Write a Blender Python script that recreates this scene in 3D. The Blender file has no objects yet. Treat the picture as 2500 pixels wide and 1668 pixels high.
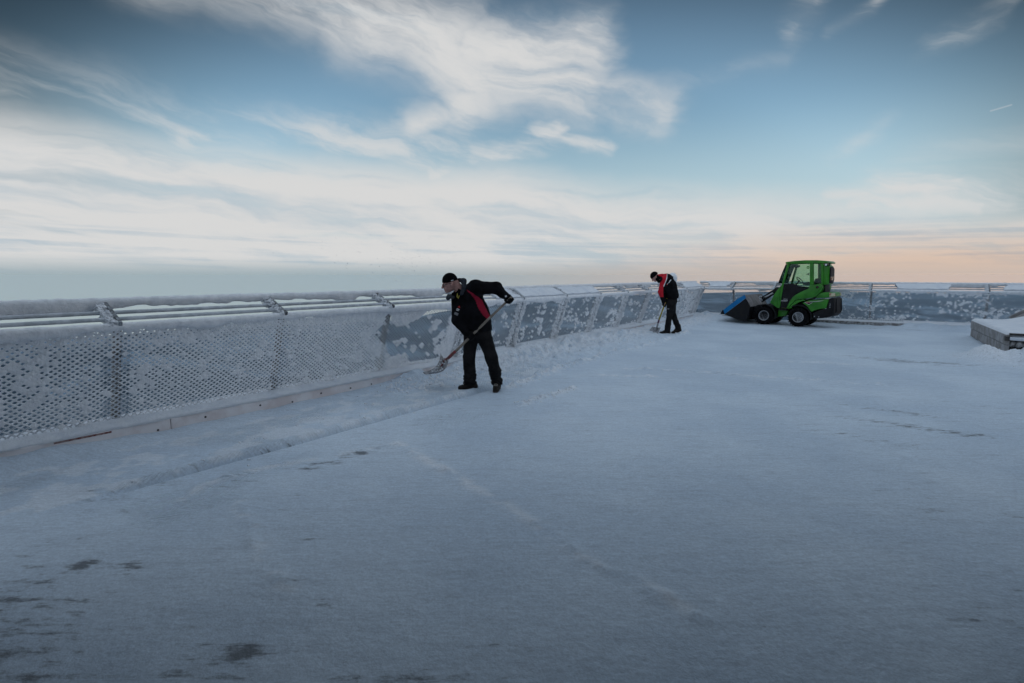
import bpy, bmesh, math, random
import numpy as np
from mathutils import Vector, Matrix, Euler

sc = bpy.context.scene
COL = sc.collection
R = math.radians

# ------------------------------------------------------------------ camera
CAM_YAW, CAM_PITCH, CAM_H = R(36.57), R(7.385), 1.62
cam_d = bpy.data.cameras.new('camera')
cam = bpy.data.objects.new('camera', cam_d)
COL.objects.link(cam)
cam.location = (0, 0, CAM_H)
cam.rotation_euler = (R(90) - CAM_PITCH, 0, CAM_YAW)
cam_d.sensor_fit = 'HORIZONTAL'
cam_d.sensor_width = 36.0
cam_d.lens = 18.0
cam_d.clip_start = 0.05
cam_d.clip_end = 60000
sc.camera = cam

# ------------------------------------------------------------------ exposure
sc.view_settings.view_transform = 'Standard'
sc.view_settings.look = 'None'
sc.view_settings.exposure = 0.0
sc.view_settings.gamma = 1.0
sc.render.engine = 'CYCLES'
sc.cycles.use_denoising = True
sc.cycles.use_adaptive_sampling = True
sc.cycles.adaptive_threshold = 0.02
sc.cycles.max_bounces = 6
sc.cycles.diffuse_bounces = 3
sc.cycles.glossy_bounces = 3
sc.cycles.transparent_max_bounces = 12
sc.cycles.volume_bounces = 1

SUN_EL, SUN_AZ = R(7.0), R(58)      # azimuth clockwise from +Y
# ------------------------------------------------------------------ node helper
class NT:
    def __init__(s, tree):
        s.t = tree; s.n = tree.nodes; s.l = tree.links
    def node(s, typ, **kw):
        nd = s.n.new(typ)
        for k, v in kw.items():
            setattr(nd, k, v)
        return nd
    def put(s, sock, v):
        if isinstance(v, bpy.types.NodeSocket): s.l.new(v, sock)
        elif v is not None: sock.default_value = v
    def m(s, op, a, b=None, c=None, clamp=False):
        nd = s.node('ShaderNodeMath', operation=op, use_clamp=clamp)
        s.put(nd.inputs[0], a); s.put(nd.inputs[1], b)
        if c is not None: s.put(nd.inputs[2], c)
        return nd.outputs[0]
    def vm(s, op, a, b=None, scale=None):
        nd = s.node('ShaderNodeVectorMath', operation=op)
        s.put(nd.inputs[0], a)
        if b is not None: s.put(nd.inputs[1], b)
        if scale is not None: s.put(nd.inputs['Scale'], scale)
        return nd.outputs['Value'] if op in ('DOT_PRODUCT', 'LENGTH', 'DISTANCE') else nd.outputs[0]
    def xyz(s, x, y, z=0.0):
        nd = s.node('ShaderNodeCombineXYZ')
        s.put(nd.inputs[0], x); s.put(nd.inputs[1], y); s.put(nd.inputs[2], z)
        return nd.outputs[0]
    def smooth(s, v, lo, hi, tlo=0.0, thi=1.0):
        nd = s.node('ShaderNodeMapRange', interpolation_type='SMOOTHSTEP')
        s.put(nd.inputs[0], v); s.put(nd.inputs[1], lo); s.put(nd.inputs[2], hi)
        s.put(nd.inputs[3], tlo); s.put(nd.inputs[4], thi)
        return nd.outputs[0]
    def mix(s, f, a, b, typ='MIX'):
        nd = s.node('ShaderNodeMix', data_type='RGBA', blend_type=typ)
        s.put(nd.inputs[0], f); s.put(nd.inputs[6], a); s.put(nd.inputs[7], b)
        return nd.outputs[2]
    def noise(s, vec, scale=1.0, detail=3.0, rough=0.5, dist=0.0, color=False, lac=2.0, dim='3D'):
        nd = s.node('ShaderNodeTexNoise', noise_dimensions=dim)
        if vec is not None: s.l.new(vec, nd.inputs['Vector'])
        nd.inputs['Scale'].default_value = scale
        nd.inputs['Detail'].default_value = detail
        nd.inputs['Roughness'].default_value = rough
        nd.inputs['Lacunarity'].default_value = lac
        nd.inputs['Distortion'].default_value = dist
        return nd.outputs['Color' if color else 'Fac']
    def curve(s, v, x0, x1, pts, y0, y1):
        t = s.m('DIVIDE', s.m('SUBTRACT', v, x0), x1 - x0, clamp=True)
        nd = s.node('ShaderNodeFloatCurve')
        cm = nd.mapping
        cm.use_clip = False
        c = cm.curves[0]
        P = [((x - x0) / (x1 - x0), (y - y0) / (y1 - y0)) for x, y in pts]
        while len(c.points) < len(P): c.points.new(0.5, 0.5)
        for pt, (a, b) in zip(c.points, P): pt.location = (a, b)
        cm.update()
        s.l.new(t, nd.inputs['Value'])
        return s.m('MULTIPLY_ADD', nd.outputs[0], y1 - y0, y0)
def rgb(r, g, b): return (r, g, b, 1.0)

# ------------------------------------------------------------------ world: dusk sky with cirrus
W = bpy.data.worlds.new('World'); sc.world = W; W.use_nodes = True
W.cycles.sampling_method = 'NONE'
w = NT(W.node_tree); w.n.clear()
tc = w.node('ShaderNodeTexCoord')
dirv = tc.outputs['Generated']
sep = w.node('ShaderNodeSeparateXYZ'); w.l.new(dirv, sep.inputs[0])
dz = sep.outputs[2]
c0, s0 = math.cos(CAM_YAW), math.sin(CAM_YAW)      # bearing 0 = down the terrace (north-west)
rx = w.vm('DOT_PRODUCT', dirv, (c0, s0, 0)); fx = w.vm('DOT_PRODUCT', dirv, (-s0, c0, 0))
A = w.m('MULTIPLY', w.m('ARCTAN2', rx, fx), 57.29578)
E = w.m('MULTIPLY', w.m('ARCSINE', dz), 57.29578)
Ec = w.m('MAXIMUM', E, 0.0)
p0 = w.xyz(A, Ec)
# wispy domain warp
wn = w.noise(w.vm('MULTIPLY', p0, (0.075, 0.13, 1)), 1.0, 4.5, 0.58, color=True, dim='2D')
wv = w.vm('SUBTRACT', wn, (0.5, 0.5, 0.5))
p = w.vm('ADD', p0, w.vm('MULTIPLY', wv, (8.0, 3.4, 0)))
ps = w.node('ShaderNodeSeparateXYZ'); w.l.new(p, ps.inputs[0])
pA, pE = ps.outputs[0], ps.outputs[1]
def seg(a, b, wd, k, pp):
    """soft streak of cloud from bearing/height a to b (degrees)"""
    ba = (b[0] - a[0], b[1] - a[1], 0); L2 = ba[0]**2 + ba[1]**2
    pa = w.vm('SUBTRACT', pp, (a[0], a[1], 0))
    h = w.m('DIVIDE', w.vm('DOT_PRODUCT', pa, ba), L2, clamp=True)
    d = w.vm('DISTANCE', pa, w.vm('SCALE', ba, scale=h))
    return w.smooth(d, wd * 1.45, -wd * 0.1, 0.0, k)
def mx(*v):
    o = v[0]
    for q in v[1:]: o = w.m('MAXIMUM', o, q)
    return o
fbm = w.noise(w.vm('MULTIPLY', w.xyz(w.m('MULTIPLY_ADD', pE, 0.5, pA), w.m('MULTIPLY_ADD', pA, 0.22, pE)), (0.085, 0.34, 1)), 1.0, 6.5, 0.62, dim='2D')
streak = w.noise(w.vm('MULTIPLY', w.xyz(pA, w.m('MULTIPLY_ADD', pA, 0.075, pE)), (0.045, 0.52, 1)), 1.0, 4.5, 0.55, dim='2D')
# large bank reaching up from the horizon
top = w.curve(A, -60, 60, [(-60, 12.2), (-43.7, 11.9), (-33, 11.0), (-19, 10.8), (-11, 10.5), (-4, 11.0), (2, 10.2), (9, 8.9), (15, 7.9), (23, 7.0), (30, 6.2), (37, 5.5), (41, 4.3), (60, 3.4)], 0, 20)
rel = w.m('SUBTRACT', w.m('ADD', w.m('MULTIPLY', pE, 0.75), w.m('MULTIPLY', Ec, 0.25)), top)
bank = w.smooth(rel, 2.6, -2.2, 0.0, 1.0)
bank = w.m('MULTIPLY', bank, w.smooth(streak, 0.16, 0.50, 0.62, 1.0))
# upper swirl
U = mx(seg((-34, 26.0), (-16.6, 24.6), 4.2, 1.0, p), seg((-18, 24.6), (-5.2, 22.2), 5.2, 1.1, p), seg((-8, 22.6), (-2.2, 19.8), 5.4, 1.1, p),
       seg((-2.2, 19.8), (-5.6, 17.6), 4.6, 1.0, p), seg((-5.2, 17.6), (-11.2, 15.3), 2.6, 0.9, p),
       seg((-3, 22.4), (7.2, 22.6), 3.8, 1.15, p), seg((-2.2, 20.2), (6.5, 18.6), 3.8, 1.1, p), seg((6.5, 18.6), (16.5, 16.1), 2.9, 0.85, p))
# mid wisps and veils
M = mx(seg((3.9, 15.0), (0.9, 13.6), 1.7, 0.95, p), seg((0.9, 13.6), (-9.7, 10.4), 2.0, 0.9, p), seg((3.5, 14.4), (9.6, 13.8), 1.3, 0.8, p),
       seg((-32, 12.6), (-20, 13.9), 3.2, 0.75, p), seg((-20, 13.9), (-4.6, 11.9), 3.4, 0.85, p), seg((-48, 14.0), (-33, 12.8), 4.4, 0.62, p))
# right hand clouds
D = mx(seg((31, 7.2), (37.1, 7.6), 1.3, 0.85, p0), seg((34.5, 8.4), (37.1, 8.0), 0.9, 0.8, p0), seg((36.1, 7.3), (42.6, 6.3), 2.0, 1.05, p), seg((33, 6.0), (41, 5.6), 1.6, 0.9, p), seg((41.5, 3.5), (48, 4.0), 1.1, 0.9, p0),
       seg((26.1, 21.3), (29.7, 23.2), 1.7, 0.55, p), seg((30.0, 21.0), (33.2, 21.9), 0.8, 0.5, p0), seg((33.2, 21.9), (34.6, 23.6), 0.8, 0.5, p0), seg((36.4, 18.6), (40.3, 19.4), 1.2, 0.45, p),
       seg((33.2, 11.0), (34.8, 12.2), 1.8, 0.42, p), seg((37.6, 9.8), (46, 10.3), 1.6, 0.35, p), seg((11, 18.8), (26, 19.0), 1.3, 0.25, p))
contrail = seg((41.7, 12.75), (42.85, 12.95), 0.07, 0.3, p0)
det = w.smooth(fbm, 0.22, 0.68, 0.62, 1.16)
Um = w.m('MULTIPLY', U, det); Mm = w.m('MULTIPLY', M, w.smooth(fbm, 0.3, 0.68, 0.35, 1.15)); Dm = w.m('MULTIPLY', D, w.smooth(fbm, 0.3, 0.66, 0.4, 1.2))
soft = mx(Um, Mm, Dm)
mask = w.m('ADD', mx(w.smooth(soft, 0.0, 1.35, 0.0, 1.0), bank), contrail, clamp=True)
# clear sky
sky = w.node('ShaderNodeTexSky', sky_type='NISHITA', sun_disc=False, sun_elevation=SUN_EL, sun_rotation=SUN_AZ,
             altitude=1100.0, air_density=1.0, dust_density=0.6, ozone_density=1.6)
w.l.new(w.xyz(sep.outputs[0], sep.outputs[1], w.m('MAXIMUM', dz, 0.012)), sky.inputs[0])
SKY_K = 0.215
clear = w.vm('MULTIPLY', sky.outputs[0], (SKY_K * 1.0, SKY_K * 1.02, SKY_K * 0.97))
clear = w.mix(w.smooth(Ec, 17.0, 4.0, 0.0, 0.9), clear, rgb(0.47, 0.58, 0.64))
deep = w.vm('LENGTH', w.xyz(w.m('MULTIPLY_ADD', A, 0.6, -1.5), Ec))
clear = w.vm('SCALE', clear, scale=w.smooth(deep, 20.0, 35.0, 1.0, 0.14))       # clear sky darkened towards the frame corners, imitating lens vignette
# clouds: grey bellies, white crests, peach low down towards the hidden sun
lowf = w.smooth(Ec, 5.6, 0.8)
sunw = w.smooth(A, -4.0, 40.0)
bandE = w.m('ADD', w.m('MULTIPLY_ADD', A, 0.035, w.m('MULTIPLY_ADD', pE, 0.55, w.m('MULTIPLY', Ec, 0.45))), 0.6)
belly = w.curve(bandE, 0, 12, [(0, .10), (1.2, .45), (1.9, .10), (2.6, .12), (3.3, .50), (4.0, .06), (4.7, .30), (5.7, .80), (6.8, .72), (8.0, .25), (9.2, .06), (12, .0)], 0, 1)
tex = w.m('ADD', w.m('MULTIPLY', streak, 0.6), w.m('MULTIPLY', fbm, 0.4))
low = w.noise(w.xyz(w.m('MULTIPLY', pA, 0.035), w.m('MULTIPLY', w.m('MULTIPLY_ADD', A, 0.02, Ec), 1.5)), 1.0, 4.0, 0.6, dim='2D')
tex = w.m('MULTIPLY_ADD', w.m('MULTIPLY', w.m('SUBTRACT', low, 0.54), 0.75), w.smooth(Ec, 6.0, 3.2), tex)
crest = w.smooth(w.m('SUBTRACT', tex, w.m('MULTIPLY', w.m('MULTIPLY', belly, w.smooth(A, -8.0, 14.0, 1.0, 0.3)), 0.15)), 0.16, 0.52)
white = w.mix(w.m('MULTIPLY', lowf, sunw), rgb(0.68, 0.68, 0.675), rgb(0.70, 0.53, 0.42))
grey = w.mix(w.m('MULTIPLY', lowf, sunw), rgb(0.46, 0.54, 0.60), rgb(0.45, 0.41, 0.41))
cloud = w.mix(crest, grey, white)
col = w.mix(mask, clear, cloud)
# bright overcast added out of frame, overhead and behind, to light the deck
fill_veil = mx(w.smooth(E, 28.0, 44.0), w.smooth(w.m('ABSOLUTE', A), 58.0, 80.0))
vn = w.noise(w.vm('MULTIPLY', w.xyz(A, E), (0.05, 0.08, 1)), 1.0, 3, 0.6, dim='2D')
col = w.mix(w.m('MULTIPLY', fill_veil, w.smooth(vn, 0.25, 0.6, 0.65, 1.0)), col, rgb(0.48, 0.57, 0.68))
# pale bright air along the horizon
hz = w.smooth(E, 2.0, -0.1, 0.0, 0.97)
hcol = w.mix(w.smooth(A, -20, 42), rgb(0.36, 0.44, 0.475), rgb(0.60, 0.49, 0.425))
hcol = w.mix(w.smooth(E, 0.22, -0.04), hcol, w.mix(w.smooth(A, -20, 42), rgb(0.42, 0.485, 0.475), rgb(0.86, 0.63, 0.48)))      # seen through the long lowland haze
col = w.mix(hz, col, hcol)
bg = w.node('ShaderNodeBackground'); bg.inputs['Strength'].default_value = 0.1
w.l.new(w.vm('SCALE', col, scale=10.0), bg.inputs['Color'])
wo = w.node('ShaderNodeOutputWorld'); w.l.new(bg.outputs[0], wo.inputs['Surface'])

# ------------------------------------------------------------------ sun, low and veiled by the cloud bank
sun_d = bpy.data.lights.new('sun', 'SUN'); sun_d.energy = 0.12; sun_d.angle = R(30); sun_d.color = (1.0, 0.85, 0.72)
sun = bpy.data.objects.new('sun', sun_d); COL.objects.link(sun)
sd = Vector((math.sin(SUN_AZ) * math.cos(SUN_EL), math.cos(SUN_AZ) * math.cos(SUN_EL), math.sin(SUN_EL)))
sun.rotation_euler = sd.to_track_quat('Z', 'Y').to_euler()
sun.location = (20, 40, 10)

#@@BODY
# ------------------------------------------------------------------ mesh tools
rng = np.random.default_rng(7)
def _hash(i, j, k, seed):
    n = (i * 374761393 + j * 668265263 + k * 2147483647 + seed * 974634211) & 0xFFFFFFFF
    n = ((n ^ (n >> 13)) * 1274126177) & 0xFFFFFFFF
    n = (n ^ (n >> 16)) & 0xFFFFFFFF
    return n / 4294967295.0
def vnoise(P, seed=0):
    P = np.asarray(P, float)
    if P.shape[-1] == 2: P = np.concatenate([P, np.zeros(P.shape[:-1] + (1,))], -1)
    I = np.floor(P).astype(np.int64); f = P - I; f = f * f * (3 - 2 * f)
    o = 0
    for a in (0, 1):
        for b in (0, 1):
            for c in (0, 1):
                wt = (f[..., 0] if a else 1 - f[..., 0]) * (f[..., 1] if b else 1 - f[..., 1]) * (f[..., 2] if c else 1 - f[..., 2])
                o = o + wt * _hash(I[..., 0] + a, I[..., 1] + b, I[..., 2] + c, seed)
    return o
def fbm(P, octv=4, seed=0, gain=0.5):
    P = np.asarray(P, float); s = 0; a = 1.0; t = 0
    for o in range(octv):
        s = s + a * vnoise(P * (2.03 ** o), seed + o * 17); t += a; a *= gain
    return s / t
def sstep(x, a, b):
    t = np.clip((x - a) / (b - a), 0, 1); return t * t * (3 - 2 * t)
def in_poly(x, y, poly):
    x = np.asarray(x); y = np.asarray(y); c = np.zeros(x.shape, bool); n = len(poly)
    for i in range(n):
        x0, y0 = poly[i]; x1, y1 = poly[(i + 1) % n]
        if y0 == y1: continue
        cr = ((y0 > y) != (y1 > y)) & (x < (x1 - x0) * (y - y0) / (y1 - y0) + x0)
        c ^= cr
    return c

def link_mesh(name, V, F, mats, parent=None, smooth=False, mi=None, attrs=None, fix=True):
    me = bpy.data.meshes.new(name)
    me.from_pydata([tuple(v) for v in np.asarray(V, float)], [], F)
    for m_ in (mats if isinstance(mats, (list, tuple)) else [mats]): me.materials.append(m_)
    if mi is not None: me.polygons.foreach_set('material_index', np.asarray(mi, np.int32))
    if smooth: me.polygons.foreach_set('use_smooth', np.ones(len(me.polygons), bool))
    for k, v in (attrs or {}).items():
        me.attributes.new(k, 'FLOAT', 'POINT').data.foreach_set('value', np.asarray(v, np.float32))
    if fix:
        b = bmesh.new(); b.from_mesh(me); bmesh.ops.recalc_face_normals(b, faces=b.faces); b.to_mesh(me); b.free()
    me.update()
    ob = bpy.data.objects.new(name, me); COL.objects.link(ob)
    if parent is not None: ob.parent = parent
    return ob
class MB:
    """collects simple solids; build() links them as one mesh"""
    def __init__(s): s.v = []; s.f = []; s.mi = []; s.n = 0
    def add(s, V, F, mi=0):
        s.v.append(np.asarray(V, float).reshape(-1, 3)); o = s.n
        s.f += [tuple(i + o for i in f) for f in F]; s.mi += [mi] * len(F); s.n += len(s.v[-1]); return s
    def box(s, x0, x1, y0, y1, z0, z1, mi=0, M=None):
        V = np.array([(x, y, z) for x in (x0, x1) for y in (y0, y1) for z in (z0, z1)], float)
        if M is not None: V = V @ np.array(M)[:3, :3].T + np.array(M)[:3, 3]
        return s.add(V, [(0, 1, 3, 2), (4, 6, 7, 5), (0, 4, 5, 1), (2, 3, 7, 6), (0, 2, 6, 4), (1, 5, 7, 3)], mi)
    def tube(s, pts, r, seg=8, mi=0, cap=True):
        pts = np.asarray(pts, float); n = len(pts); rr = np.broadcast_to(np.asarray(r, float), (n,))
        V = []; up = None
        for i in range(n):
            t = pts[min(i + 1, n - 1)] - pts[max(i - 1, 0)]; t /= np.linalg.norm(t) + 1e-9
            if up is None: up = np.array([0, 0, 1.0]) if abs(t[2]) < 0.9 else np.array([0, 1.0, 0])
            a = np.cross(t, up); a /= np.linalg.norm(a) + 1e-9; b = np.cross(a, t); up = b
            for k in range(seg):
                q = 2 * math.pi * k / seg; V.append(pts[i] + rr[i] * (a * math.cos(q) + b * math.sin(q)))
        F = [(i * seg + k, i * seg + (k + 1) % seg, (i + 1) * seg + (k + 1) % seg, (i + 1) * seg + k) for i in range(n - 1) for k in range(seg)]
        if cap: F += [tuple(range(seg))[::-1], tuple((n - 1) * seg + k for k in range(seg))]
        return s.add(V, F, mi)
    def lathe(s, prof, c, axis=1, seg=28, mi=0):
        """prof: (radius, offset along axis)"""
        V = []; n = len(prof); o = [i for i in range(3) if i != axis]
        for r, h in prof:
            for k in range(seg):
                q = 2 * math.pi * k / seg; p_ = [0, 0, 0]; p_[axis] = c[axis] + h
                p_[o[0]] = c[o[0]] + r * math.cos(q); p_[o[1]] = c[o[1]] + r * math.sin(q); V.append(p_)
        F = [(i * seg + k, i * seg + (k + 1) % seg, (i + 1) * seg + (k + 1) % seg, (i + 1) * seg + k) for i in range(n - 1) for k in range(seg)]
        if prof[0][0] > 1e-6: F.append(tuple(range(seg))[::-1])
        if prof[-1][0] > 1e-6: F.append(tuple((n - 1) * seg + k for k in range(seg)))
        return s.add(V, F, mi)
    def prism(s, poly, y0, y1, bev=0.0, mi=0, seg=2):
        """extrude an (x,z) outline from y0 to y1, edges rounded"""
        b = bmesh.new()
        vs = [b.verts.new((x, y0, z)) for x, z in poly]
        f = b.faces.new(vs)
        ex = bmesh.ops.extrude_face_region(b, geom=[f])
        bmesh.ops.translate(b, vec=(0, y1 - y0, 0), verts=[e for e in ex['geom'] if isinstance(e, bmesh.types.BMVert)])
        bmesh.ops.recalc_face_normals(b, faces=b.faces)
        if bev > 0:
            bmesh.ops.bevel(b, geom=list(b.edges), offset=bev, segments=seg, profile=0.6, affect='EDGES', clamp_overlap=True)
        b.verts.index_update()
        V = [v.co[:] for v in b.verts]; F = [tuple(v.index for v in f_.verts) for f_ in b.faces]
        b.free(); return s.add(V, F, mi)
    def build(s, name, mats, parent=None, smooth=False, fix=True):
        return link_mesh(name, np.concatenate(s.v), s.f, mats, parent, smooth, s.mi, fix=fix)
def rounded(ob, ang=35):
    """smooth shading with sharp creases kept"""
    me = ob.data
    me.polygons.foreach_set('use_smooth', np.ones(len(me.polygons), bool))
    b = bmesh.new(); b.from_mesh(me)
    for e in b.edges:
        if len(e.link_faces) == 2 and e.calc_face_angle(0) > R(ang): e.smooth = False
    b.to_mesh(me); b.free(); return ob

# signed-distance bodies -> one continuous surface
def cap(P, a, b, ra, rb):
    a = np.asarray(a, float); b = np.asarray(b, float); ba = b - a
    h = np.clip(((P - a) @ ba) / (ba @ ba), 0, 1)
    return np.linalg.norm(P - a - h[:, None] * ba, axis=1) - (ra + (rb - ra) * h)
def ell(P, c, r, M=None):
    q = P - np.asarray(c, float)
    if M is not None: q = q @ np.asarray(M)
    r = np.asarray(r, float); k0 = np.linalg.norm(q / r, axis=1); k1 = np.linalg.norm(q / (r * r), axis=1)
    return k0 * (k0 - 1.0) / (k1 + 1e-9)
def smin(a, b, k):
    h = np.clip(0.5 + 0.5 * (b - a) / k, 0, 1); return b + (a - b) * h - k * h * (1 - h)
def chain(P, pts, rad, k=0.03):
    d = None
    for i in range(len(pts) - 1):
        q = cap(P, pts[i], pts[i + 1], rad[i], rad[i + 1]); d = q if d is None else smin(d, q, k)
    return d
def nets(fn, lo, hi, h):
    lo = np.asarray(lo, float); n = np.ceil((np.asarray(hi, float) - lo) / h).astype(int) + 1
    ax = [lo[i] + h * np.arange(n[i]) for i in range(3)]
    G = np.stack(np.meshgrid(*ax, indexing='ij'), -1).reshape(-1, 3)
    D = np.concatenate([fn(G[i:i + 400000]) for i in range(0, len(G), 400000)]).reshape(n)
    S = D < 0
    sl = lambda o, A: A[o[0]:n[0] - 1 + o[0], o[1]:n[1] - 1 + o[1], o[2]:n[2] - 1 + o[2]]
    cs = [(a, b, c) for a in (0, 1) for b in (0, 1) for c in (0, 1)]
    tot = sum(sl(o, S).astype(int) for o in cs); mix_ = (tot > 0) & (tot < 8)
    acc = np.zeros(tuple(n - 1) + (3,)); cnt = np.zeros(tuple(n - 1))
    for o in cs:
        for axx in range(3):
            if o[axx]: continue
            o2 = list(o); o2[axx] = 1; a = sl(o, D); b = sl(o2, D); x = (a < 0) != (b < 0)
            t = np.where(x, a / np.where(a - b == 0, 1, a - b), 0)
            pos = np.zeros(acc.shape); pos[..., 0] = o[0]; pos[..., 1] = o[1]; pos[..., 2] = o[2]; pos[..., axx] += t
            acc += pos * x[..., None]; cnt += x
    idx = -np.ones(mix_.shape, int); idx[mix_] = np.arange(mix_.sum()); I = np.argwhere(mix_)
    V = lo + h * (I + acc[mix_] / cnt[mix_][:, None]); F = []
    for axx in range(3):
        u, v_ = (axx + 1) % 3, (axx + 2) % 3
        a = S; m_ = [slice(None)] * 3; m1 = list(m_); m2 = list(m_); m1[axx] = slice(0, -1); m2[axx] = slice(1, None)
        x = a[tuple(m1)] != a[tuple(m2)]; E_ = np.argwhere(x)
        E_ = E_[(E_[:, u] > 0) & (E_[:, v_] > 0) & (E_[:, u] < n[u] - 1) & (E_[:, v_] < n[v_] - 1)]
        eu = np.zeros(3, int); eu[u] = 1; ev = np.zeros(3, int); ev[v_] = 1
        q = [idx[tuple((E_ - d).T)] for d in (eu + ev, ev, np.zeros(3, int), eu)]
        Q = np.stack(q, 1); fl = S[tuple(E_.T)]; Q[~fl] = Q[~fl][:, ::-1]; F.append(Q[(Q >= 0).all(1)])
    return V, [tuple(f) for f in np.concatenate(F).tolist()]
def sdf_obj(name, fn, lo, hi, h, mats, parent=None, paint=None):
    V, F = nets(fn, lo, hi, h); mi = None
    if paint is not None:
        FA = np.array(F); c = V[FA].mean(1)
        nr = np.cross(V[FA[:, 1]] - V[FA[:, 0]], V[FA[:, 3]] - V[FA[:, 0]]); nr /= np.linalg.norm(nr, axis=1)[:, None] + 1e-9
        mi = paint(c, nr)
    return link_mesh(name, V, F, mats, parent, True, mi, fix=False)
def tufts(C, size, seed, flat=0.55, aim=None):
    """feathers of rime: small pointed solids at the points C"""
    g = np.random.default_rng(seed); n = len(C)
    B = np.array([(1, 0, 0), (-1, 0, 0), (0, 1, 0), (0, -1, 0), (0, 0, 1), (0, 0, -1)], float)
    FO = np.array([(0, 2, 4), (2, 1, 4), (1, 3, 4), (3, 0, 4), (2, 0, 5), (1, 2, 5), (3, 1, 5), (0, 3, 5)])
    sc_ = size * (0.5 + g.random((n, 1, 1))) * np.array([1, flat, 1.0])
    V = B[None] * sc_ * (0.75 + 0.5 * g.random((n, 6, 1)))
    an = g.random((n, 3)) * 6.283
    cz, sz = np.cos(an[:, 0]), np.sin(an[:, 0]); cx, sx = np.cos(an[:, 1]), np.sin(an[:, 1])
    x = V[..., 0] * cz[:, None] - V[..., 1] * sz[:, None]; y = V[..., 0] * sz[:, None] + V[..., 1] * cz[:, None]; z = V[..., 2]
    V = np.stack([x, y * cx[:, None] - z * sx[:, None], y * sx[:, None] + z * cx[:, None]], -1) + np.asarray(C)[:, None, :]
    F = (FO[None] + 6 * np.arange(n)[:, None, None]).reshape(-1, 3)
    return V.reshape(-1, 3), [tuple(f) for f in F.tolist()]
def empty(name, loc, rz=0.0):
    o = bpy.data.objects.new(name, None); COL.objects.link(o); o.location = loc; o.rotation_euler = (0, 0, rz)
    o.empty_display_size = 0.2; return o
def tag(o, label=None, cat=None, group=None, kind=None):
    for k, v in (('label', label), ('category', cat), ('group', group), ('kind', kind)):
        if v: o[k] = v
    return o

# ------------------------------------------------------------------ materials
def mat(name, base, rough=0.6, metal=0.0, spec=0.4, vary=0.0, vscale=8.0, bump=0.0, bscale=30.0, bdist=0.01, coat=0.0, trans=0.0, ior=1.45, base2=None, bdetail=4):
    m_ = bpy.data.materials.new(name); m_.use_nodes = True; n = NT(m_.node_tree)
    bs = n.n['Principled BSDF']; bs.inputs['Base Color'].default_value = (*base, 1); bs.inputs['Roughness'].default_value = rough
    bs.inputs['Metallic'].default_value = metal; bs.inputs['Specular IOR Level'].default_value = spec; bs.inputs['Coat Weight'].default_value = coat
    bs.inputs['Transmission Weight'].default_value = trans; bs.inputs['IOR'].default_value = ior
    t = n.node('ShaderNodeTexCoord')
    if vary > 0 or base2 is not None:
        nz = n.noise(t.outputs['Object'], vscale, 5, 0.6)
        b2 = base2 if base2 is not None else tuple(c * (1 - vary) for c in base)
        n.l.new(n.mix(n.smooth(nz, 0.38, 0.64), (*base, 1), (*b2, 1)), bs.inputs['Base Color'])
    if bump > 0:
        nz = n.noise(t.outputs['Object'], bscale, bdetail, 0.6); bp = n.node('ShaderNodeBump')
        bp.inputs['Strength'].default_value = bump; bp.inputs['Distance'].default_value = bdist
        n.l.new(nz, bp.inputs['Height']); n.l.new(bp.outputs[0], bs.inputs['Normal'])
    return m_
M_frost = mat('rime_frost', (0.86, 0.88, 0.91), 0.75, spec=0.25, base2=(0.74, 0.77, 0.81), vscale=14, bump=0.9, bscale=55, bdist=0.012)
M_frost2 = mat('rime_on_wire', (0.56, 0.60, 0.65), 0.8, spec=0.2)
M_rail = mat('frosted_steel_rail', (0.40, 0.44, 0.48), 0.65, spec=0.3, base2=(0.56, 0.60, 0.65), vscale=9, bump=0.5, bscale=60, bdist=0.006)
M_post = mat('iced_post_steel', (0.12, 0.11, 0.10), 0.6, base2=(0.30, 0.30, 0.30), vscale=20, bump=0.6, bscale=50)
M_strut = mat('dark_steel_strut', (0.07, 0.075, 0.08), 0.5, spec=0.4, base2=(0.30, 0.33, 0.36), vscale=22)
M_kerb = mat('iced_pale_kerb', (0.62, 0.57, 0.575), 0.7, spec=0.3, base2=(0.74, 0.73, 0.75), vscale=3.0, bump=0.3, bscale=24)
M_stone = mat('dark_kerb_stone', (0.16, 0.15, 0.145), 0.85, base2=(0.42, 0.43, 0.44), vscale=16, bump=0.8, bscale=40)

# snow on the terrace
M_snow = bpy.data.materials.new('terrace_snow'); M_snow.use_nodes = True
n = NT(M_snow.node_tree); bs = n.n['Principled BSDF']
g = n.node('ShaderNodeNewGeometry').outputs['Position']
at = n.node('ShaderNodeAttribute', attribute_name='thin'); thin = at.outputs['Fac']  # thin snow, plus the painted shade of the wheel groove
tr = n.node('ShaderNodeAttribute', attribute_name='tread').outputs['Fac']
big = n.noise(g, 0.55, 5, 0.6); fine = n.noise(g, 38, 4, 0.65); gr = n.xyz(n.vm('DOT_PRODUCT', g, (c0, s0, 0)), n.vm('DOT_PRODUCT', g, (-s0, c0, 0)))       # the plough worked across the terrace
drag = n.noise(n.vm('MULTIPLY', gr, (1.0, 6.0, 1)), 2.0, 5, 0.62)
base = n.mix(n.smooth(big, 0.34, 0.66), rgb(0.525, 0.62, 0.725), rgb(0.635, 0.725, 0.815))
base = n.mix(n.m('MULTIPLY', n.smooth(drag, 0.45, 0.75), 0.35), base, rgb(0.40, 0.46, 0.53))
tm = n.smooth(n.m('ADD', thin, n.m('MULTIPLY', n.m('SUBTRACT', n.m('ADD', n.m('MULTIPLY', n.noise(n.vm('MULTIPLY', gr, (1.0, 2.5, 1)), 9, 5, 0.7), 0.55), n.m('MULTIPLY', drag, 0.45)), 0.5), 3.6)), 0.38, 0.92)
fresh = n.node('ShaderNodeAttribute', attribute_name='fresh').outputs['Fac']
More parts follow.
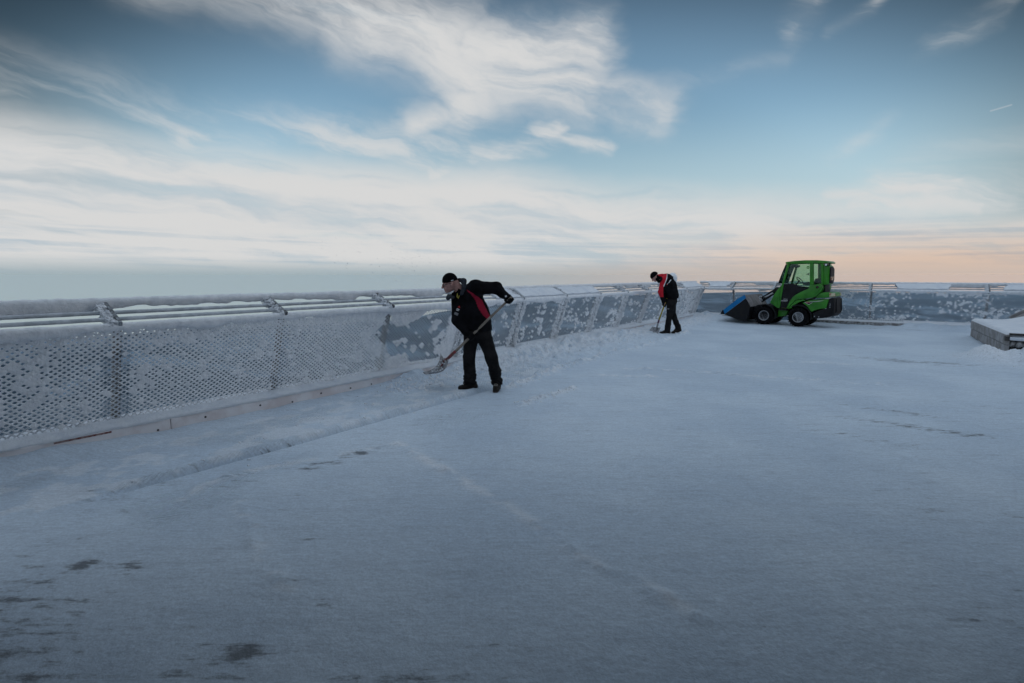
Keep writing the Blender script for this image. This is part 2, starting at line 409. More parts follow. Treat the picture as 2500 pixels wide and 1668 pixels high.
base = n.mix(fresh, base, rgb(0.80, 0.83, 0.87))
fleck = n.noise(g, 52, 3, 0.75); fl2 = n.noise(n.vm('MULTIPLY', gr, (1.0, 4.0, 1)), 11, 5, 0.7)
base = n.mix(1.0, base, n.mix(n.smooth(n.m('ADD', n.m('MULTIPLY', fleck, 0.5), n.m('MULTIPLY', fl2, 0.5)), 0.34, 0.68), rgb(0.80, 0.80, 0.80), rgb(1.12, 1.12, 1.12)), 'MULTIPLY')
tm = n.m('MULTIPLY', tm, 0.92)
base = n.mix(tm, base, rgb(0.10, 0.115, 0.13))
n.l.new(base, bs.inputs['Base Color'])
n.l.new(n.mix(tm, rgb(0.62, 0.62, 0.62), rgb(0.38, 0.38, 0.38)), bs.inputs['Roughness'])
bs.inputs['Specular IOR Level'].default_value = 0.45
grain = n.noise(g, 90, 3, 0.7); mid = n.noise(g, 11, 5, 0.62)
gs = n.node('ShaderNodeSeparateXYZ'); n.l.new(g, gs.inputs[0])
lug = n.m('MULTIPLY', n.m('SINE', n.m('ADD', n.m('MULTIPLY', gs.outputs[1], 96.0), n.m('MULTIPLY', n.m('PINGPONG', gs.outputs[0], 0.09), 160.0))), tr)
hgt = n.m('ADD', n.m('ADD', n.m('MULTIPLY', grain, 0.0035), n.m('MULTIPLY', mid, 0.014)), n.m('MULTIPLY', lug, 0.006))
bp = n.node('ShaderNodeBump'); bp.inputs['Strength'].default_value = 0.8; bp.inputs['Distance'].default_value = 1.0
n.l.new(hgt, bp.inputs['Height']); n.l.new(bp.outputs[0], bs.inputs['Normal'])
# loose snow (heaps, caps)
M_pow = mat('loose_snow', (0.76, 0.79, 0.83), 0.75, spec=0.25, base2=(0.68, 0.72, 0.78), vscale=5, bump=0.8, bscale=28, bdist=0.015)

# ------------------------------------------------------------------ terrain far below
def make_hills():
    NR, NA = 150, 300
    r = np.concatenate([[0.5], np.geomspace(14, 17000, NR - 1)]); th = np.linspace(0, 2 * math.pi, NA, endpoint=False)
    RR, TT = np.meshgrid(r, th, indexing='ij')
    rel = (np.degrees(TT) + 36.57 + 180) % 360 - 180        # the lowland fades into fog sooner towards the left
    lim = np.interp(rel, [-180, -60, -12, 2, 14, 30, 60, 180], [6e3, 4.6e3, 5.2e3, 9.0e3, 1.2e4, 1.66e4, 1.69e4, 6e3]) / 17000.0
    RR = RR * (1 - sstep(RR, 500, 3000)) + RR * lim * sstep(RR, 500, 3000); X = RR * np.sin(TT); Y = RR * np.cos(TT)
    drop = -3.2 - 5 * sstep(RR, 14, 60) - 430 * (1 - np.exp(-np.maximum(RR - 45, 0) / 620.0))
    P = np.stack([X, Y], -1)
    rid = 1 - np.abs(2 * fbm(P / 1500.0, 5, 3) - 1)
    Z = drop + sstep(RR, 150, 1400) * (fbm(P / 900.0, 5, 11) - 0.5) * 190 + sstep(RR, 900, 3500) * (rid - 0.75) * 230 * (1 - 0.75 * sstep(RR, 8000, 15000)) + sstep(RR, 30, 120) * (fbm(P / 60.0, 4, 5) - 0.5) * 14
    far = sstep(RR / (17000.0 * lim), 0.6, 1.0); Z = Z * (1 - far) - 445 * far
    V = np.stack([X, Y, Z], -1).reshape(-1, 3)
    F = [(i * NA + k, i * NA + (k + 1) % NA, (i + 1) * NA + (k + 1) % NA, (i + 1) * NA + k) for i in range(NR - 1) for k in range(NA)]
    F.append(tuple(range(NA)))
    m_ = bpy.data.materials.new('wooded_winter_hills'); m_.use_nodes = True; q = NT(m_.node_tree); b = q.n['Principled BSDF']
    po = q.node('ShaderNodeNewGeometry').outputs['Position']
    f1 = q.noise(po, 0.0016, 6, 0.62); f2 = q.noise(po, 0.03, 4, 0.6)
    cov = q.smooth(q.m('ADD', q.m('MULTIPLY', f1, 0.75), q.m('MULTIPLY', f2, 0.25)), 0.49, 0.60)
    q.l.new(q.mix(cov, q.mix(f2, rgb(0.008, 0.020, 0.032), rgb(0.034, 0.058, 0.08)), rgb(0.20, 0.28, 0.36)), b.inputs['Base Color'])
    b.inputs['Roughness'].default_value = 0.95; b.inputs['Specular IOR Level'].default_value = 0.05
    o = link_mesh('hills', V, F, m_, smooth=True); tag(o, kind='structure')
make_hills()

# ------------------------------------------------------------------ terrace deck and its snow
slab = MB().box(-6.35, 12.5, -10.0, 20.55, -0.75, -0.06).build('deck_slab', M_stone); tag(slab, kind='structure')
def seg_d(X, Y, pts):
    d = np.full(X.shape, 1e9)
    for (x0, y0), (x1, y1) in zip(pts[:-1], pts[1:]):
        bx, by = x1 - x0, y1 - y0; t = np.clip(((X - x0) * bx + (Y - y0) * by) / (bx * bx + by * by), 0, 1)
        d = np.minimum(d, np.hypot(X - x0 - t * bx, Y - y0 - t * by))
    return d
RIDGES = [([(-4.42, 5.85), (-4.46, 6.56), (-4.59, 7.93), (-4.6, 9.81), (-4.5, 11.84), (-4.6, 14.5)], 0.09, 0.05, 0.9),
          ([(-3.67, 5.13), (-3.66, 5.68), (-3.6, 6.29)], 0.07, 0.04, 0.85),
          ([(-3.78, 3.22), (-3.27, 3.06), (-2.82, 2.95), (-2.47, 2.85)], 0.055, 0.026, 0.75),
          ([(-2.47, 2.85), (-2.08, 2.75), (-1.64, 2.6), (-1.3, 2.47), (-0.96, 2.43), (-0.64, 2.36)], 0.05, 0.018, 0.55),
          ([(-4.03, 1.43), (-4.18, 1.63), (-4.19, 1.88), (-4.13, 2.27)], 0.045, 0.018, 0.6),
          ([(-3.65, 1.63), (-3.04, 1.44), (-2.62, 1.31), (-2.41, 1.29)], 0.05, 0.016, 0.5),
          ([(-3.64, 8.28), (-2.9, 8.64), (-1.37, 8.98), (-0.05, 9.27)], 0.07, 0.026, 0.6),
          ([(-3.72, 7.49), (-2.95, 7.81)], 0.07, 0.026, 0.7), ([(-3.52, 10.2), (-1.66, 10.72), (-0.39, 11.21)], 0.09, 0.026, 0.5),
          ([(-4.1, 2.25), (-3.77, 3.15)], 0.05, 0.014, 0.5)]
def snow_height(X, Y):
    P = np.stack([X, Y], -1)
    z = 0.02 * (fbm(P / 1.6, 4, 21) - 0.5) + 0.010 * (fbm(P / 0.22, 3, 23) - 0.5)
    lump = fbm(P / 0.09, 3, 31); lump2 = fbm(P / 0.28, 3, 37)
    for pts, wd, hh, am in RIDGES:
        d = seg_d(X, Y, pts)
        z += 1.5 * hh * np.exp(-(d / wd) ** 2) * np.clip(2.6 * (lump * 0.8 + lump2 * 0.9 - 0.86 + 0.20 * am), 0, 1.5)
    # wheel groove along the railing and the packed strip beside it
    gd = np.abs(X + 4.575 + 0.02 * (fbm(np.stack([Y * 0.8, X * 0], -1), 2, 5) - 0.5)); gw = sstep(Y, 0.7, 1.8) * (1 - sstep(Y, 5.5, 8.0))
    z -= 0.07 * np.exp(-(gd / 0.034) ** 2) * gw; z += 0.022 * np.exp(-((X + 4.66) / 0.05) ** 2) * gw * (0.4 + lump)
    strip = sstep(X, -4.58, -4.66); z += 0.020 * strip * gw
    z += 0.028 * sstep(X, -5.5, -5.86) * (0.5 + lump2) + 0.10 * sstep(X, -5.45, -5.88) ** 1.5 * (1 - sstep(Y, 0.6, 2.2)) * (0.7 + 0.5 * lump2)
    # shovelled bank against the kerb past the first worker
    bk = sstep(Y, 5.2, 7.4) * (1 - 0.55 * sstep(Y, 12, 13.6)) * (1 - 0.8 * sstep(Y, 18.6, 19.8))
    z += bk * (0.175 * np.exp(-(np.maximum(X + 5.72, 0) / 0.42) ** 2) * (0.25 + 1.0 * lump2 + 0.75 * np.clip(lump - 0.3, 0, 1)) + 0.07 * np.exp(-((X + 5.2) / 0.5) ** 2) * np.clip(lump * 2.6 - 0.7, 0, 1.4))
    z += 0.02 * np.exp(-((X + 5.35) / 0.22) ** 2) * np.clip(2.4 * lump - 0.95, 0, 1) * sstep(Y, 3.5, 5.0) * (1 - sstep(Y, 6.5, 8))
    z += 0.13 * np.exp(-(((X + 5.75) / 0.20) ** 2 + ((Y - 5.25) / 0.38) ** 2)) * (0.5 + 0.9 * lump)
    # drift at the far fence and heap by the stone box
    z += 0.10 * sstep(Y, 19.35, 19.95) * (0.5 + lump2) * sstep(X, 0.15, 0.5) + 0.05 * sstep(Y, 19.3, 19.9) * (0.4 + lump2)
    z += 0.15 * np.exp(-(((X + 5.6) / 1.0) ** 2 + ((Y - 19.7) / 0.8) ** 2)) * (0.5 + lump2)
    hp = np.maximum(np.exp(-(((X - 1.55) / 0.36) ** 2 + ((Y - 13.35) / 0.62) ** 2)), np.exp(-(((X - 2.1) / 0.5) ** 2 + ((Y - 13.3) / 0.5) ** 2)))
    z += hp * 0.22 * np.clip(0.25 + 0.8 * lump + 0.7 * lump2, 0, 1.4)
    z += 0.035 * np.exp(-np.abs(X - 1.7) / 0.12) * sstep(Y, 13.8, 14.2) * (1 - sstep(Y, 17.8, 18.2)) * lump2 * 2
    return z
DARK = [(0.20, 12.15, 0.95, 0.34, 0.62), (0.9, 12.3, 0.6, 0.16, 0.7), (-3.55, 0.72, 0.10, 0.10, 0.85), (-3.32, 0.86, 0.13, 0.09, 0.75), (-3.40, 0.57, 0.09, 0.05, 0.7), (-2.14, 0.92, 0.13, 0.12, 0.62),
        (-2.2, 0.75, 0.4, 0.3, 0.35), (-3.82, 2.81, 0.08, 0.07, 0.85), (-3.86, 2.62, 0.14, 0.5, 0.42), (-2.14, 1.34, 0.08, 0.06, 0.6), (0.1, 7.5, 0.7, 0.12, 0.55), (0.35, 6.87, 0.9, 0.13, 0.62), (-0.3, 6.1, 0.8, 0.16, 0.40),
        (-1.2, 1.3, 0.5, 0.3, 0.3), (-3.0, 0.4, 0.8, 0.4, 0.42), (-0.6, 1.0, 1.2, 0.5, 0.30), (1.0, 8.5, 0.8, 0.3, 0.3), (-4.06, 4.2, 0.1, 0.7, 0.32), (-0.5, 19.2, 0.6, 0.08, 0.75), (0.6, 19.3, 0.35, 0.06, 0.9),
        (-1.7, 18.9, 1.6, 0.35, 0.35), (0.6, 3.2, 0.5, 0.6, 0.22), (0.5, 4.6, 0.6, 0.5, 0.25)]
def fresh_amount(X, Y):
    P = np.stack([X, Y], -1); f = np.zeros(X.shape); lump = fbm(P / 0.07, 3, 131); l2 = fbm(P / 0.3, 3, 133)
    for pts, wd, hh, am in RIDGES: f = np.maximum(f, am * np.exp(-(seg_d(X, Y, pts) / (wd * 1.1)) ** 2) * sstep(0.6 * lump + 0.4 * l2, 0.43, 0.58))
    f = np.maximum(f, 0.75 * sstep(Y, 5.0, 7.0) * np.exp(-(np.maximum(X + 5.5, 0) / 0.45) ** 2) * sstep(lump, 0.3, 0.5))
    f = np.maximum(f, 0.5 * ((X > -5.6) & (X < -4.62)) * sstep(fbm(P / 0.16, 3, 135), 0.52, 0.62) * (1 - sstep(Y, 7, 9)))
    return np.maximum(f, 0.8 * np.exp(-(((X - 1.6) / 0.5) ** 2 + ((Y - 13.3) / 0.7) ** 2)))
def deck_snow():
    xs = np.unique(np.concatenate([np.arange(-5.90, -3.2, 0.022), np.arange(-3.2, 2.6, 0.04), np.arange(2.6, 12.45, 0.25)]))
    ys = np.unique(np.concatenate([np.arange(-9.9, -0.4, 0.4), np.arange(-0.4, 9.0, 0.026), np.arange(9.0, 20.05, 0.045)]))
    X, Y = np.meshgrid(xs, ys, indexing='ij'); Z = snow_height(X, Y)
    V = np.stack([X, Y, Z], -1).reshape(-1, 3); nx, ny = X.shape
    I = np.arange(nx * ny).reshape(nx, ny); Q = np.stack([I[:-1, :-1], I[1:, :-1], I[1:, 1:], I[:-1, 1:]], -1).reshape(-1, 4)
    th = np.zeros(X.shape)
    for x, y, sx, sy, k in DARK: th = np.maximum(th, k * np.exp(-(((X - x) / sx) ** 2 + ((Y - y) / sy) ** 2)))
    P = np.stack([X, Y], -1)
    th = np.maximum(th, 0.5 * np.exp(-((X + 4.575) / 0.03) ** 2) * sstep(Y, 1.2, 2.6) * (1 - sstep(Y, 4.8, 6.0)))  # wheel groove darkened in colour to paint in its shade
    th += 0.28 * sstep(fbm(P / 1.1, 4, 51), 0.5, 0.75) * (1 - sstep(Y, 1.2, 3.2))
    nz = fbm(P / 0.7, 3, 77)
    tr = ((X > -5.5) & (X < -4.62)) * sstep(nz, 0.40, 0.58) * (1 - sstep(Y, 6.5, 9)) + ((X > -4.25) & (X < -3.7)) * sstep(nz, 0.5, 0.66) * (1 - sstep(Y, 5, 7)) * 0.7
    o = link_mesh('snow', V, [tuple(q_) for q_ in Q.tolist()], M_snow, smooth=True, attrs={'fresh': fresh_amount(X, Y).reshape(-1), 'thin': th.reshape(-1), 'tread': tr.reshape(-1)}, fix=False)
    tag(o, kind='structure')
deck_snow()
def scatter_clods():
    C = []; S = []
    g = np.random.default_rng(5)
    def near(pts, n_, sp):
        for _ in range(n_):
            i = g.integers(len(pts) - 1); t = g.random(); a, b = np.array(pts[i]), np.array(pts[i + 1]); q = a + (b - a) * t + g.normal(0, sp, 2); C.append(q)
    for pts, wd, hh, am in RIDGES[:2]: near(pts, int(40 * am * len(pts)), wd * 0.8)
    near([(-5.5, 6.0), (-5.3, 12.0)], 420, 0.22); near([(-5.5, 12), (-5.4, 18)], 120, 0.2); near([(-5.6, 4.4), (-5.4, 6.2)], 120, 0.16)
    near([(1.2, 13.2), (2.2, 13.2)], 110, 0.24); near([(-4.9, 1.5), (-5.0, 7.0)], 60, 0.25)
    C = np.array(C); C = C[(C[:, 0] > -5.84)]; z = snow_height(C[:, 0], C[:, 1])
    V, F = tufts(np.column_stack([C, z]), 0.016, 9, 0.85)
    C2 = np.column_stack([-5.45 + 0.16 * g.normal(size=150), g.uniform(4.6, 7.6, 150)]); C2 = C2[C2[:, 0] > -5.82]
    V2, F2 = tufts(np.column_stack([C2, snow_height(C2[:, 0], C2[:, 1])]), 0.030, 19, 0.9)
    tag(MB().add(V, F).add(V2, F2).build('snow_clods', M_pow), kind='stuff')
scatter_clods()
# ------------------------------------------------------------------ railings of the terrace
DS, DV = 0.060, 0.052
PB, PT = np.array([-0.22, 0.19]), np.array([0.10, 1.137])       # (inward, height) of the mesh foot and head
PL = np.linalg.norm(PT - PB); PU = (PT - PB) / PL; PN = np.array([PU[1], -PU[0]])
def panel_mesh(s0, s1, hole, mapf, org, name, parent, seed):
    """woven wire under rime: one closed ring (or a plug of ice) per mesh opening"""
    g = np.random.default_rng(seed); rows = int(PL / (DV / 2)); C = []
    for j in range(1, rows):
        i0 = math.ceil((s0 - (j % 2) * DS / 2) / DS - 1e-6); i1 = math.floor((s1 - (j % 2) * DS / 2) / DS - 1e-3)
        s_ = np.arange(i0, i1 + 1) * DS + (j % 2) * DS / 2; C.append(np.column_stack([s_, np.full(len(s_), j * DV / 2)]))
    C = np.concatenate(C); h, thick = hole(C[:, 0], C[:, 1] / PL, g)
    MBm = MB()
    def P3(s_, q, off):
        tz = PB[:, None] + PU[:, None] * q.reshape(-1) + PN[:, None] * off.reshape(-1)
        return np.stack(mapf(s_.reshape(-1), tz[0], tz[1]), -1) - np.asarray(org)
    bump = lambda s_, q: 0.008 * fbm(np.stack([s_, q], -1) / 0.11, 3, 41) + 0.03 * (fbm(np.stack([s_, q], -1) / 0.7, 2, 43) - 0.5)
    for k, sel in ((8, (h > 0.07) & (h < 0.62)), (4, h >= 0.62)):
        c = C[sel]; hh = h[sel]; tk = thick[sel]; N = len(c)
        if N == 0: continue
        if k == 8:
            O = np.array([(.5, 0), (.25, .25), (0, .5), (-.25, .25), (-.5, 0), (-.25, -.25), (0, -.5), (.25, -.25)]); infl = np.array([1, 1.22] * 4)
        else: O = np.array([(.5, 0), (0, .5), (-.5, 0), (0, -.5)]); infl = np.ones(4)
        O = O * np.array([DS, DV])
        out = c[:, None, :] + O[None]
        jit = 1 + (0.10 if k == 8 else 0.02) * (g.random((N, k, 1)) - 0.5)
        inn = c[:, None, :] + O[None] * infl[None, :, None] * hh[:, None, None] * jit
        b1 = bump(out[..., 0], out[..., 1]) + tk[:, None]; b2 = bump(inn[..., 0], inn[..., 1]) + tk[:, None] * 0.72
        if k == 4: b1 = 0.25 * bump(out[..., 0], out[..., 1]) + 0.004; b2 = b1 - 0.001
        V = np.concatenate([P3(out[..., 0], out[..., 1], b1).reshape(N, k, 3), P3(inn[..., 0], inn[..., 1], b2).reshape(N, k, 3),
                            P3(inn[..., 0], inn[..., 1], b2 - (0.008 if k == 8 else 0.0035)).reshape(N, k, 3)], 1)
        q = np.arange(k); q2 = (q + 1) % k
        f = np.concatenate([np.stack([q, q2, k + q2, k + q], 1), np.stack([k + q, k + q2, 2 * k + q2, 2 * k + q], 1)])
        F = (f[None] + (3 * k) * np.arange(N)[:, None, None]).reshape(-1, 4)
        MBm.add(V.reshape(-1, 3), [tuple(x) for x in F.tolist()], 0 if k == 8 else 1)
    sel = h <= 0.07; c = C[sel]; N = len(c)
    if N:
        O = np.array([(.53, 0), (0, .53), (-.53, 0), (0, -.53), (0, 0)]) * np.array([DS, DV]); pt = c[:, None, :] + O[None]
        b = bump(pt[..., 0], pt[..., 1]) + thick[sel][:, None]; b[:, 4] += 0.010 * g.random(N)
        V = np.concatenate([P3(pt[..., 0], pt[..., 1], b).reshape(N, 5, 3), P3(pt[:, :4, 0], pt[:, :4, 1], b[:, :4] * 0 - 0.012).reshape(N, 4, 3)], 1)
        f = [(0, 1, 4), (1, 2, 4), (2, 3, 4), (3, 0, 4)] ; q = [(0, 1, 6, 5), (1, 2, 7, 6), (2, 3, 8, 7), (3, 0, 5, 8)]
        F = []
        for i in range(N):
            o = 9 * i; F += [(a + o, b_ + o, c_ + o) for a, b_, c_ in f] + [(a + o, b_ + o, c_ + o, d + o) for a, b_, c_, d in q]
        MBm.add(V.reshape(-1, 3), F, 0)
    return MBm.build(name, [M_frost, M_frost2], parent, smooth=False, fix=False)
def rime_tube(s0, s1, t, z, r, mapf, org, step=0.025, amp=0.25, sag=0.0, seed=0, seg=10, sagmax=0.07, drop=None):
    s_ = np.arange(s0, s1 + step, step); q = np.linspace(0, 2 * math.pi, seg, endpoint=False)
    S, Q = np.meshgrid(s_, q, indexing='ij')
    rr = r * (1 + amp * (2 * fbm(np.stack([S / 0.05, np.cos(Q) * 1.2, np.sin(Q) * 1.2], -1), 2, seed) - 1) + 0.5 * amp * (2 * fbm(np.stack([S / 0.4, S * 0], -1), 2, seed + 3) - 1))
    tt = t + rr * np.cos(Q); zz = z + rr * np.sin(Q)
    if sag > 0:
        sg = sag * np.clip(2.2 * fbm(np.stack([s_ / 0.16, s_ * 0], -1), 3, seed + 9) - 0.45, 0.1, 2) + sagmax * sstep(fbm(np.stack([s_ / 0.55, s_ * 0 + 3], -1), 2, seed + 5), 0.56, 0.68)
        w_ = np.clip(-np.sin(Q), 0, 1) ** 1.2; zz -= w_ * sg[:, None]; tt -= np.cos(Q) * rr * 0.35 * w_ * (sg[:, None] > 0.01)
    if drop is not None: zz += drop(s_)[:, None]
    V = np.stack(mapf(S.reshape(-1), tt.reshape(-1), zz.reshape(-1)), -1) - np.asarray(org); n_ = len(s_)
    F = [(i * seg + k, i * seg + (k + 1) % seg, (i + 1) * seg + (k + 1) % seg, (i + 1) * seg + k) for i in range(n_ - 1) for k in range(seg)]
    F += [tuple(range(seg)), tuple((n_ - 1) * seg + k for k in range(seg))]
    return V, F
def snow_sheet(s0, s1, mapf, org, seed, rag=0.12, q0=0.0, q1=1.0):
    """wind-packed snow lying on the slanting hood between two struts"""
    a = np.array([0.10, 1.185]); b = np.array([-0.23, 1.365]); s_ = np.arange(s0 - rag, s1 + rag, 0.03); q = np.linspace(q0, q1 * 0.84, 9)
    S, Q = np.meshgrid(s_, q, indexing='ij'); e = rag * (2 * fbm(np.stack([Q * 3, Q * 0 + seed], -1), 3, seed) - 1)
    keep = (S > s0 + e) & (S < s1 + e[:, ::-1]); bp_ = 0.012 + 0.035 * fbm(np.stack([S / 0.2, Q * 1.5], -1), 3, seed + 2)
    T = a[0] + (b[0] - a[0]) * Q; Z = a[1] + (b[1] - a[1]) * Q; up = np.array([0.479, 0.878])
    tp = np.stack(mapf(S, T + up[0] * bp_, Z + up[1] * bp_), -1); bt = np.stack(mapf(S, T - 0.02 * up[0], Z - 0.02 * up[1]), -1)
    n0, n1 = S.shape; kc = keep[:-1, :-1] & keep[1:, 1:]; V = np.concatenate([tp.reshape(-1, 3), bt.reshape(-1, 3)]) - np.asarray(org); F = []
    ix = lambda i, j, l=0: l * n0 * n1 + i * n1 + j
    for i in range(n0 - 1):
        for j in range(n1 - 1):
            if not kc[i, j]: continue
            F.append((ix(i, j), ix(i + 1, j), ix(i + 1, j + 1), ix(i, j + 1))); F.append((ix(i, j, 1), ix(i, j + 1, 1), ix(i + 1, j + 1, 1), ix(i + 1, j, 1)))
            for (di, dj, p_, q_) in ((-1, 0, (i, j), (i, j + 1)), (1, 0, (i + 1, j), (i + 1, j + 1)), (0, -1, (i, j), (i + 1, j)), (0, 1, (i, j + 1), (i + 1, j + 1))):
                a_, b_ = i + di, j + dj
                if not (0 <= a_ < n0 - 1 and 0 <= b_ < n1 - 1 and kc[a_, b_]): F.append((ix(*p_), ix(*q_), ix(*q_, 1), ix(*p_, 1)))
    return V, F
def railing(label, org, mapf, s0, s1, posts, hole, rimed, sheets, seed, group=None):
    root = empty('railing', org); tag(root, label, 'railing', group or 'railings round the terrace')
    W_ = lambda V: np.asarray(V)
    edges = [s0] + [p_ for p_ in posts if s0 + 0.3 < p_ < s1 - 0.3] + [s1]
    for i, (a, b) in enumerate(zip(edges[:-1], edges[1:])): panel_mesh(a, b, hole, mapf, org, 'mesh_panel', root, seed + i)
    for i, sp in enumerate(posts):
        m = MB()
        def pt(ds, v, off): tz = PB + PU * v * PL + PN * off; return np.array(mapf(sp + ds, tz[0], tz[1])) - np.asarray(org)
        V = [pt(d, v, o) for v in (-0.08, 1.0) for d, o in ((-.03, -.075), (.03, -.075), (.03, -.022), (-.03, -.022))]
        m.add(V, [(0, 1, 2, 3), (4, 7, 6, 5), (0, 4, 5, 1), (1, 5, 6, 2), (2, 6, 7, 3), (3, 7, 4, 0)]); po = m.build('post', M_post, root)
        k = rimed(sp)
        if k > 0:
            g = np.random.default_rng(seed + 100 + i); n_ = int(520 * k); v = g.random(n_)
            side = np.where(g.random(n_) < 0.5, -1, 1) * (0.045 + 0.075 * g.random(n_) ** 0.8) * (0.75 + 0.5 * fbm(np.stack([v * 5, v * 0 + i], -1), 2, 3)); core = g.random(n_) < 0.12
            side = np.where(core, side * 0.4, side); off = np.where(core, 0.012, 0.022 - 0.12 * np.abs(side)) + 0.034 * g.random(n_)
            C = np.array([pt(d, q, o) for d, q, o in zip(side, v, off)]); V, F = tufts(C, 0.017 + 0.004 * k, seed + i, 0.5)
            fr = link_mesh('rime', V, F, M_frost, po); tag(fr, kind='stuff')
        # slanting strut of the hood
        a = np.array(mapf(sp, 0.16, 1.175)) - np.asarray(org); b = np.array(mapf(sp, -0.25, 1.362)) - np.asarray(org)
        ax = b - a; al = np.array(mapf(sp + 1, 0, 0)) - np.array(mapf(sp, 0, 0)); up = np.cross(ax, al); up /= np.linalg.norm(up); up *= np.sign(up[2])
        V = [q + al * d + up * u for q in (a, b) for d, u in ((-.014, -.03), (.014, -.03), (.014, .016), (-.014, .016))]
        m = MB(); m.add(V, [(0, 1, 2, 3), (4, 7, 6, 5), (0, 4, 5, 1), (1, 5, 6, 2), (2, 6, 7, 3), (3, 7, 4, 0)]); st = m.build('strut', M_strut, root)
        g = np.random.default_rng(seed + 300 + i); n_ = 460
        q = g.random(n_); C = a + ax * q[:, None] + al * (-0.015 - 0.07 * g.random(n_) ** 1.5)[:, None] + up * (g.random(n_) * 0.085 - 0.07)[:, None]
        V, F = tufts(C, 0.013, seed + 400 + i, 0.6); tag(link_mesh('rime', V, F, M_frost, st), kind='stuff')
    V, F = rime_tube(s0, s1, -0.25, 1.362, 0.041, mapf, org, amp=0.22, sag=0.022, seed=seed + 1); link_mesh('top_rail', V, F, M_frost, root, True, fix=False)
    for t, z in ((-0.09, 1.266), (0.035, 1.212)):
        V, F = rime_tube(s0, s1, t, z, 0.0195, mapf, org, amp=0.10, seed=seed + 2, step=0.05); link_mesh('middle_rail', V, F, M_rail, root, True, fix=False)
    V, F = rime_tube(s0, s1, 0.115, 1.146, 0.037, mapf, org, amp=0.18, sag=0.012, seed=seed + 4, sagmax=0.03); link_mesh('lower_rail', V, F, M_frost, root, True, fix=False)
    for i, sh in enumerate(sheets):
        V, F = snow_sheet(sh[0], sh[1], mapf, org, seed + 50 + i, *sh[2:]); link_mesh('packed_snow', V, F, M_pow, root, True, fix=False)
    return root
BARE = [(4.78, 1.02), (4.87, 0.93), (4.9, 0.81), (5.01, 0.7), (5.22, 0.71), (5.35, 0.79), (5.55, 0.85), (5.66, 0.96), (5.83, 0.98), (5.97, 1.0), (6.13, 0.83), (6.13, 0.62), (6.11, 0.49), (6.18, 0.08), (5.87, 0.05), (5.41, 0.07), (5.33, 0.19), (5.11, 0.27), (4.91, 0.46), (4.73, 0.55), (4.72, 0.64), (4.78, 0.82)]
CLUMPS = [(5.2, 0.46, .09, .05), (5.49, 0.32, .12, .07), (5.92, 0.40, .10, .06), (6.06, 0.5, .10, .10), (6.2, 0.38, .1, .2), (8.97, 0.83, .08, .06), (9.02, 0.73, .10, .05), (8.77, 0.56, .15, .07), (8.47, 0.36, .09, .07), (9.06, 0.33, .08, .06), (9.13, 0.19, .08, .06),
          (8.58, 0.13, .3, .035), (8.5, 0.66, .05, .04), (10.17, 0.67, .12, .07), (10.13, 0.54, .1, .05), (10.59, 0.44, .14, .08), (10.91, 0.55, .16, .06), (10.2, 0.88, .1, .05), (10.92, 0.67, .08, .05), (7.3, .35, .12, .05), (7.5, .15, .4, .03), (7.6, .7, .1, .06)]
LP = [1.63 + 1.62 * i for i in range(-2, 12)]
def hole_left(s_, v, g):
    P = np.stack([s_, v], -1); n1 = fbm(P * [1.6, 2.4], 3, 61); n2 = fbm(P * [5, 6], 3, 63); n3 = fbm(P * [11, 12], 2, 67); rnd = g.random(len(s_))
    dp = np.min(np.abs(s_[:, None] - np.array(LP)[None]), 1)
    wob = (n2 - 0.5) * 0.22
    bare = in_poly(s_ + wob, v + wob * 0.6, BARE) | (s_ > 6.62 + wob)
    # rimed panels: openings narrow towards the top, some frozen shut
    h = 0.56 + 0.07 * sstep(v, 0.4, 0.0) - 0.12 * sstep(s_, 1.0, 4.2) - 0.26 * sstep(v, 0.72, 1.0) + 0.16 * (n1 - 0.5) + 0.05 * (rnd - 0.5)
    h = np.where(dp < 0.10, h + 0.08, h)
    shut = (n2 + 0.28 * (rnd - 0.5) > 0.64 + 0.25 * (0.5 - np.abs(v - 0.55)) * 0 + 0.10 * sstep(np.abs(v - 0.62), 0.1, 0.5)) | (n3 > 0.76) | (v > 0.94 + 0.04 * rnd) | (rnd < 0.02)
    shut |= (s_ > 4.2) & (s_ < 6.7) & (n3 + 0.25 * (s_ - 4.2) / 1.2 > 0.62)
    h = np.where(shut & (dp > 0.05), 0.0, h); th = 0.006 + 0.006 * n3
    # swept panels: thin rimed wire with clots of ice
    clot = np.zeros(len(s_))
    for a, b, sx, sy in CLUMPS: clot = np.maximum(clot, np.exp(-(((s_ - a) / sx) ** 2 + ((v - b) / sy) ** 2)))
    n4 = fbm(P * [20, 19], 2, 71)
    clot = clot * 0.62 + (n3 - 0.5) * 0.9 + (n4 - 0.5) * 1.3 + 0.16 * (rnd - 0.5) + 0.7 * sstep(n2, 0.58, 0.72) * sstep(n1, 0.42, 0.6)
    clot += 0.8 * sstep(v + 0.25 * (n2 - 0.5), 0.90, 0.97) * (1 - 0.5 * sstep(s_, 9, 11)) + 1.1 * sstep(s_, 16.4, 18.5) * sstep(n3, 0.36, 0.6) + 0.55 * sstep(v, 0.05, 0.0)
    hb = np.where(clot > 0.54, 0.0, np.where(clot > 0.42, 0.40 + 0.3 * rnd, 0.845 + 0.06 * sstep(s_, 6.5, 8.5) - 0.05 * n3))
    pb = dp + 0.10 * (n3 - 0.5); hb = np.where((pb < 0.14) & (s_ > 6.2), np.where(dp < 0.028 + 0.02 * n3, 0.84, np.where(g.random(len(s_)) < 0.34 + 0.5 * (n4 - 0.5), 0.0, 0.42 + 0.25 * rnd)), hb)
    return np.where(bare, hb, h), np.where(bare & (hb < 0.05), 0.012 + 0.012 * n3, th)
map_l = lambda s_, t, z: (-5.87 + t, s_ + 0 * t, z + 0 * t)
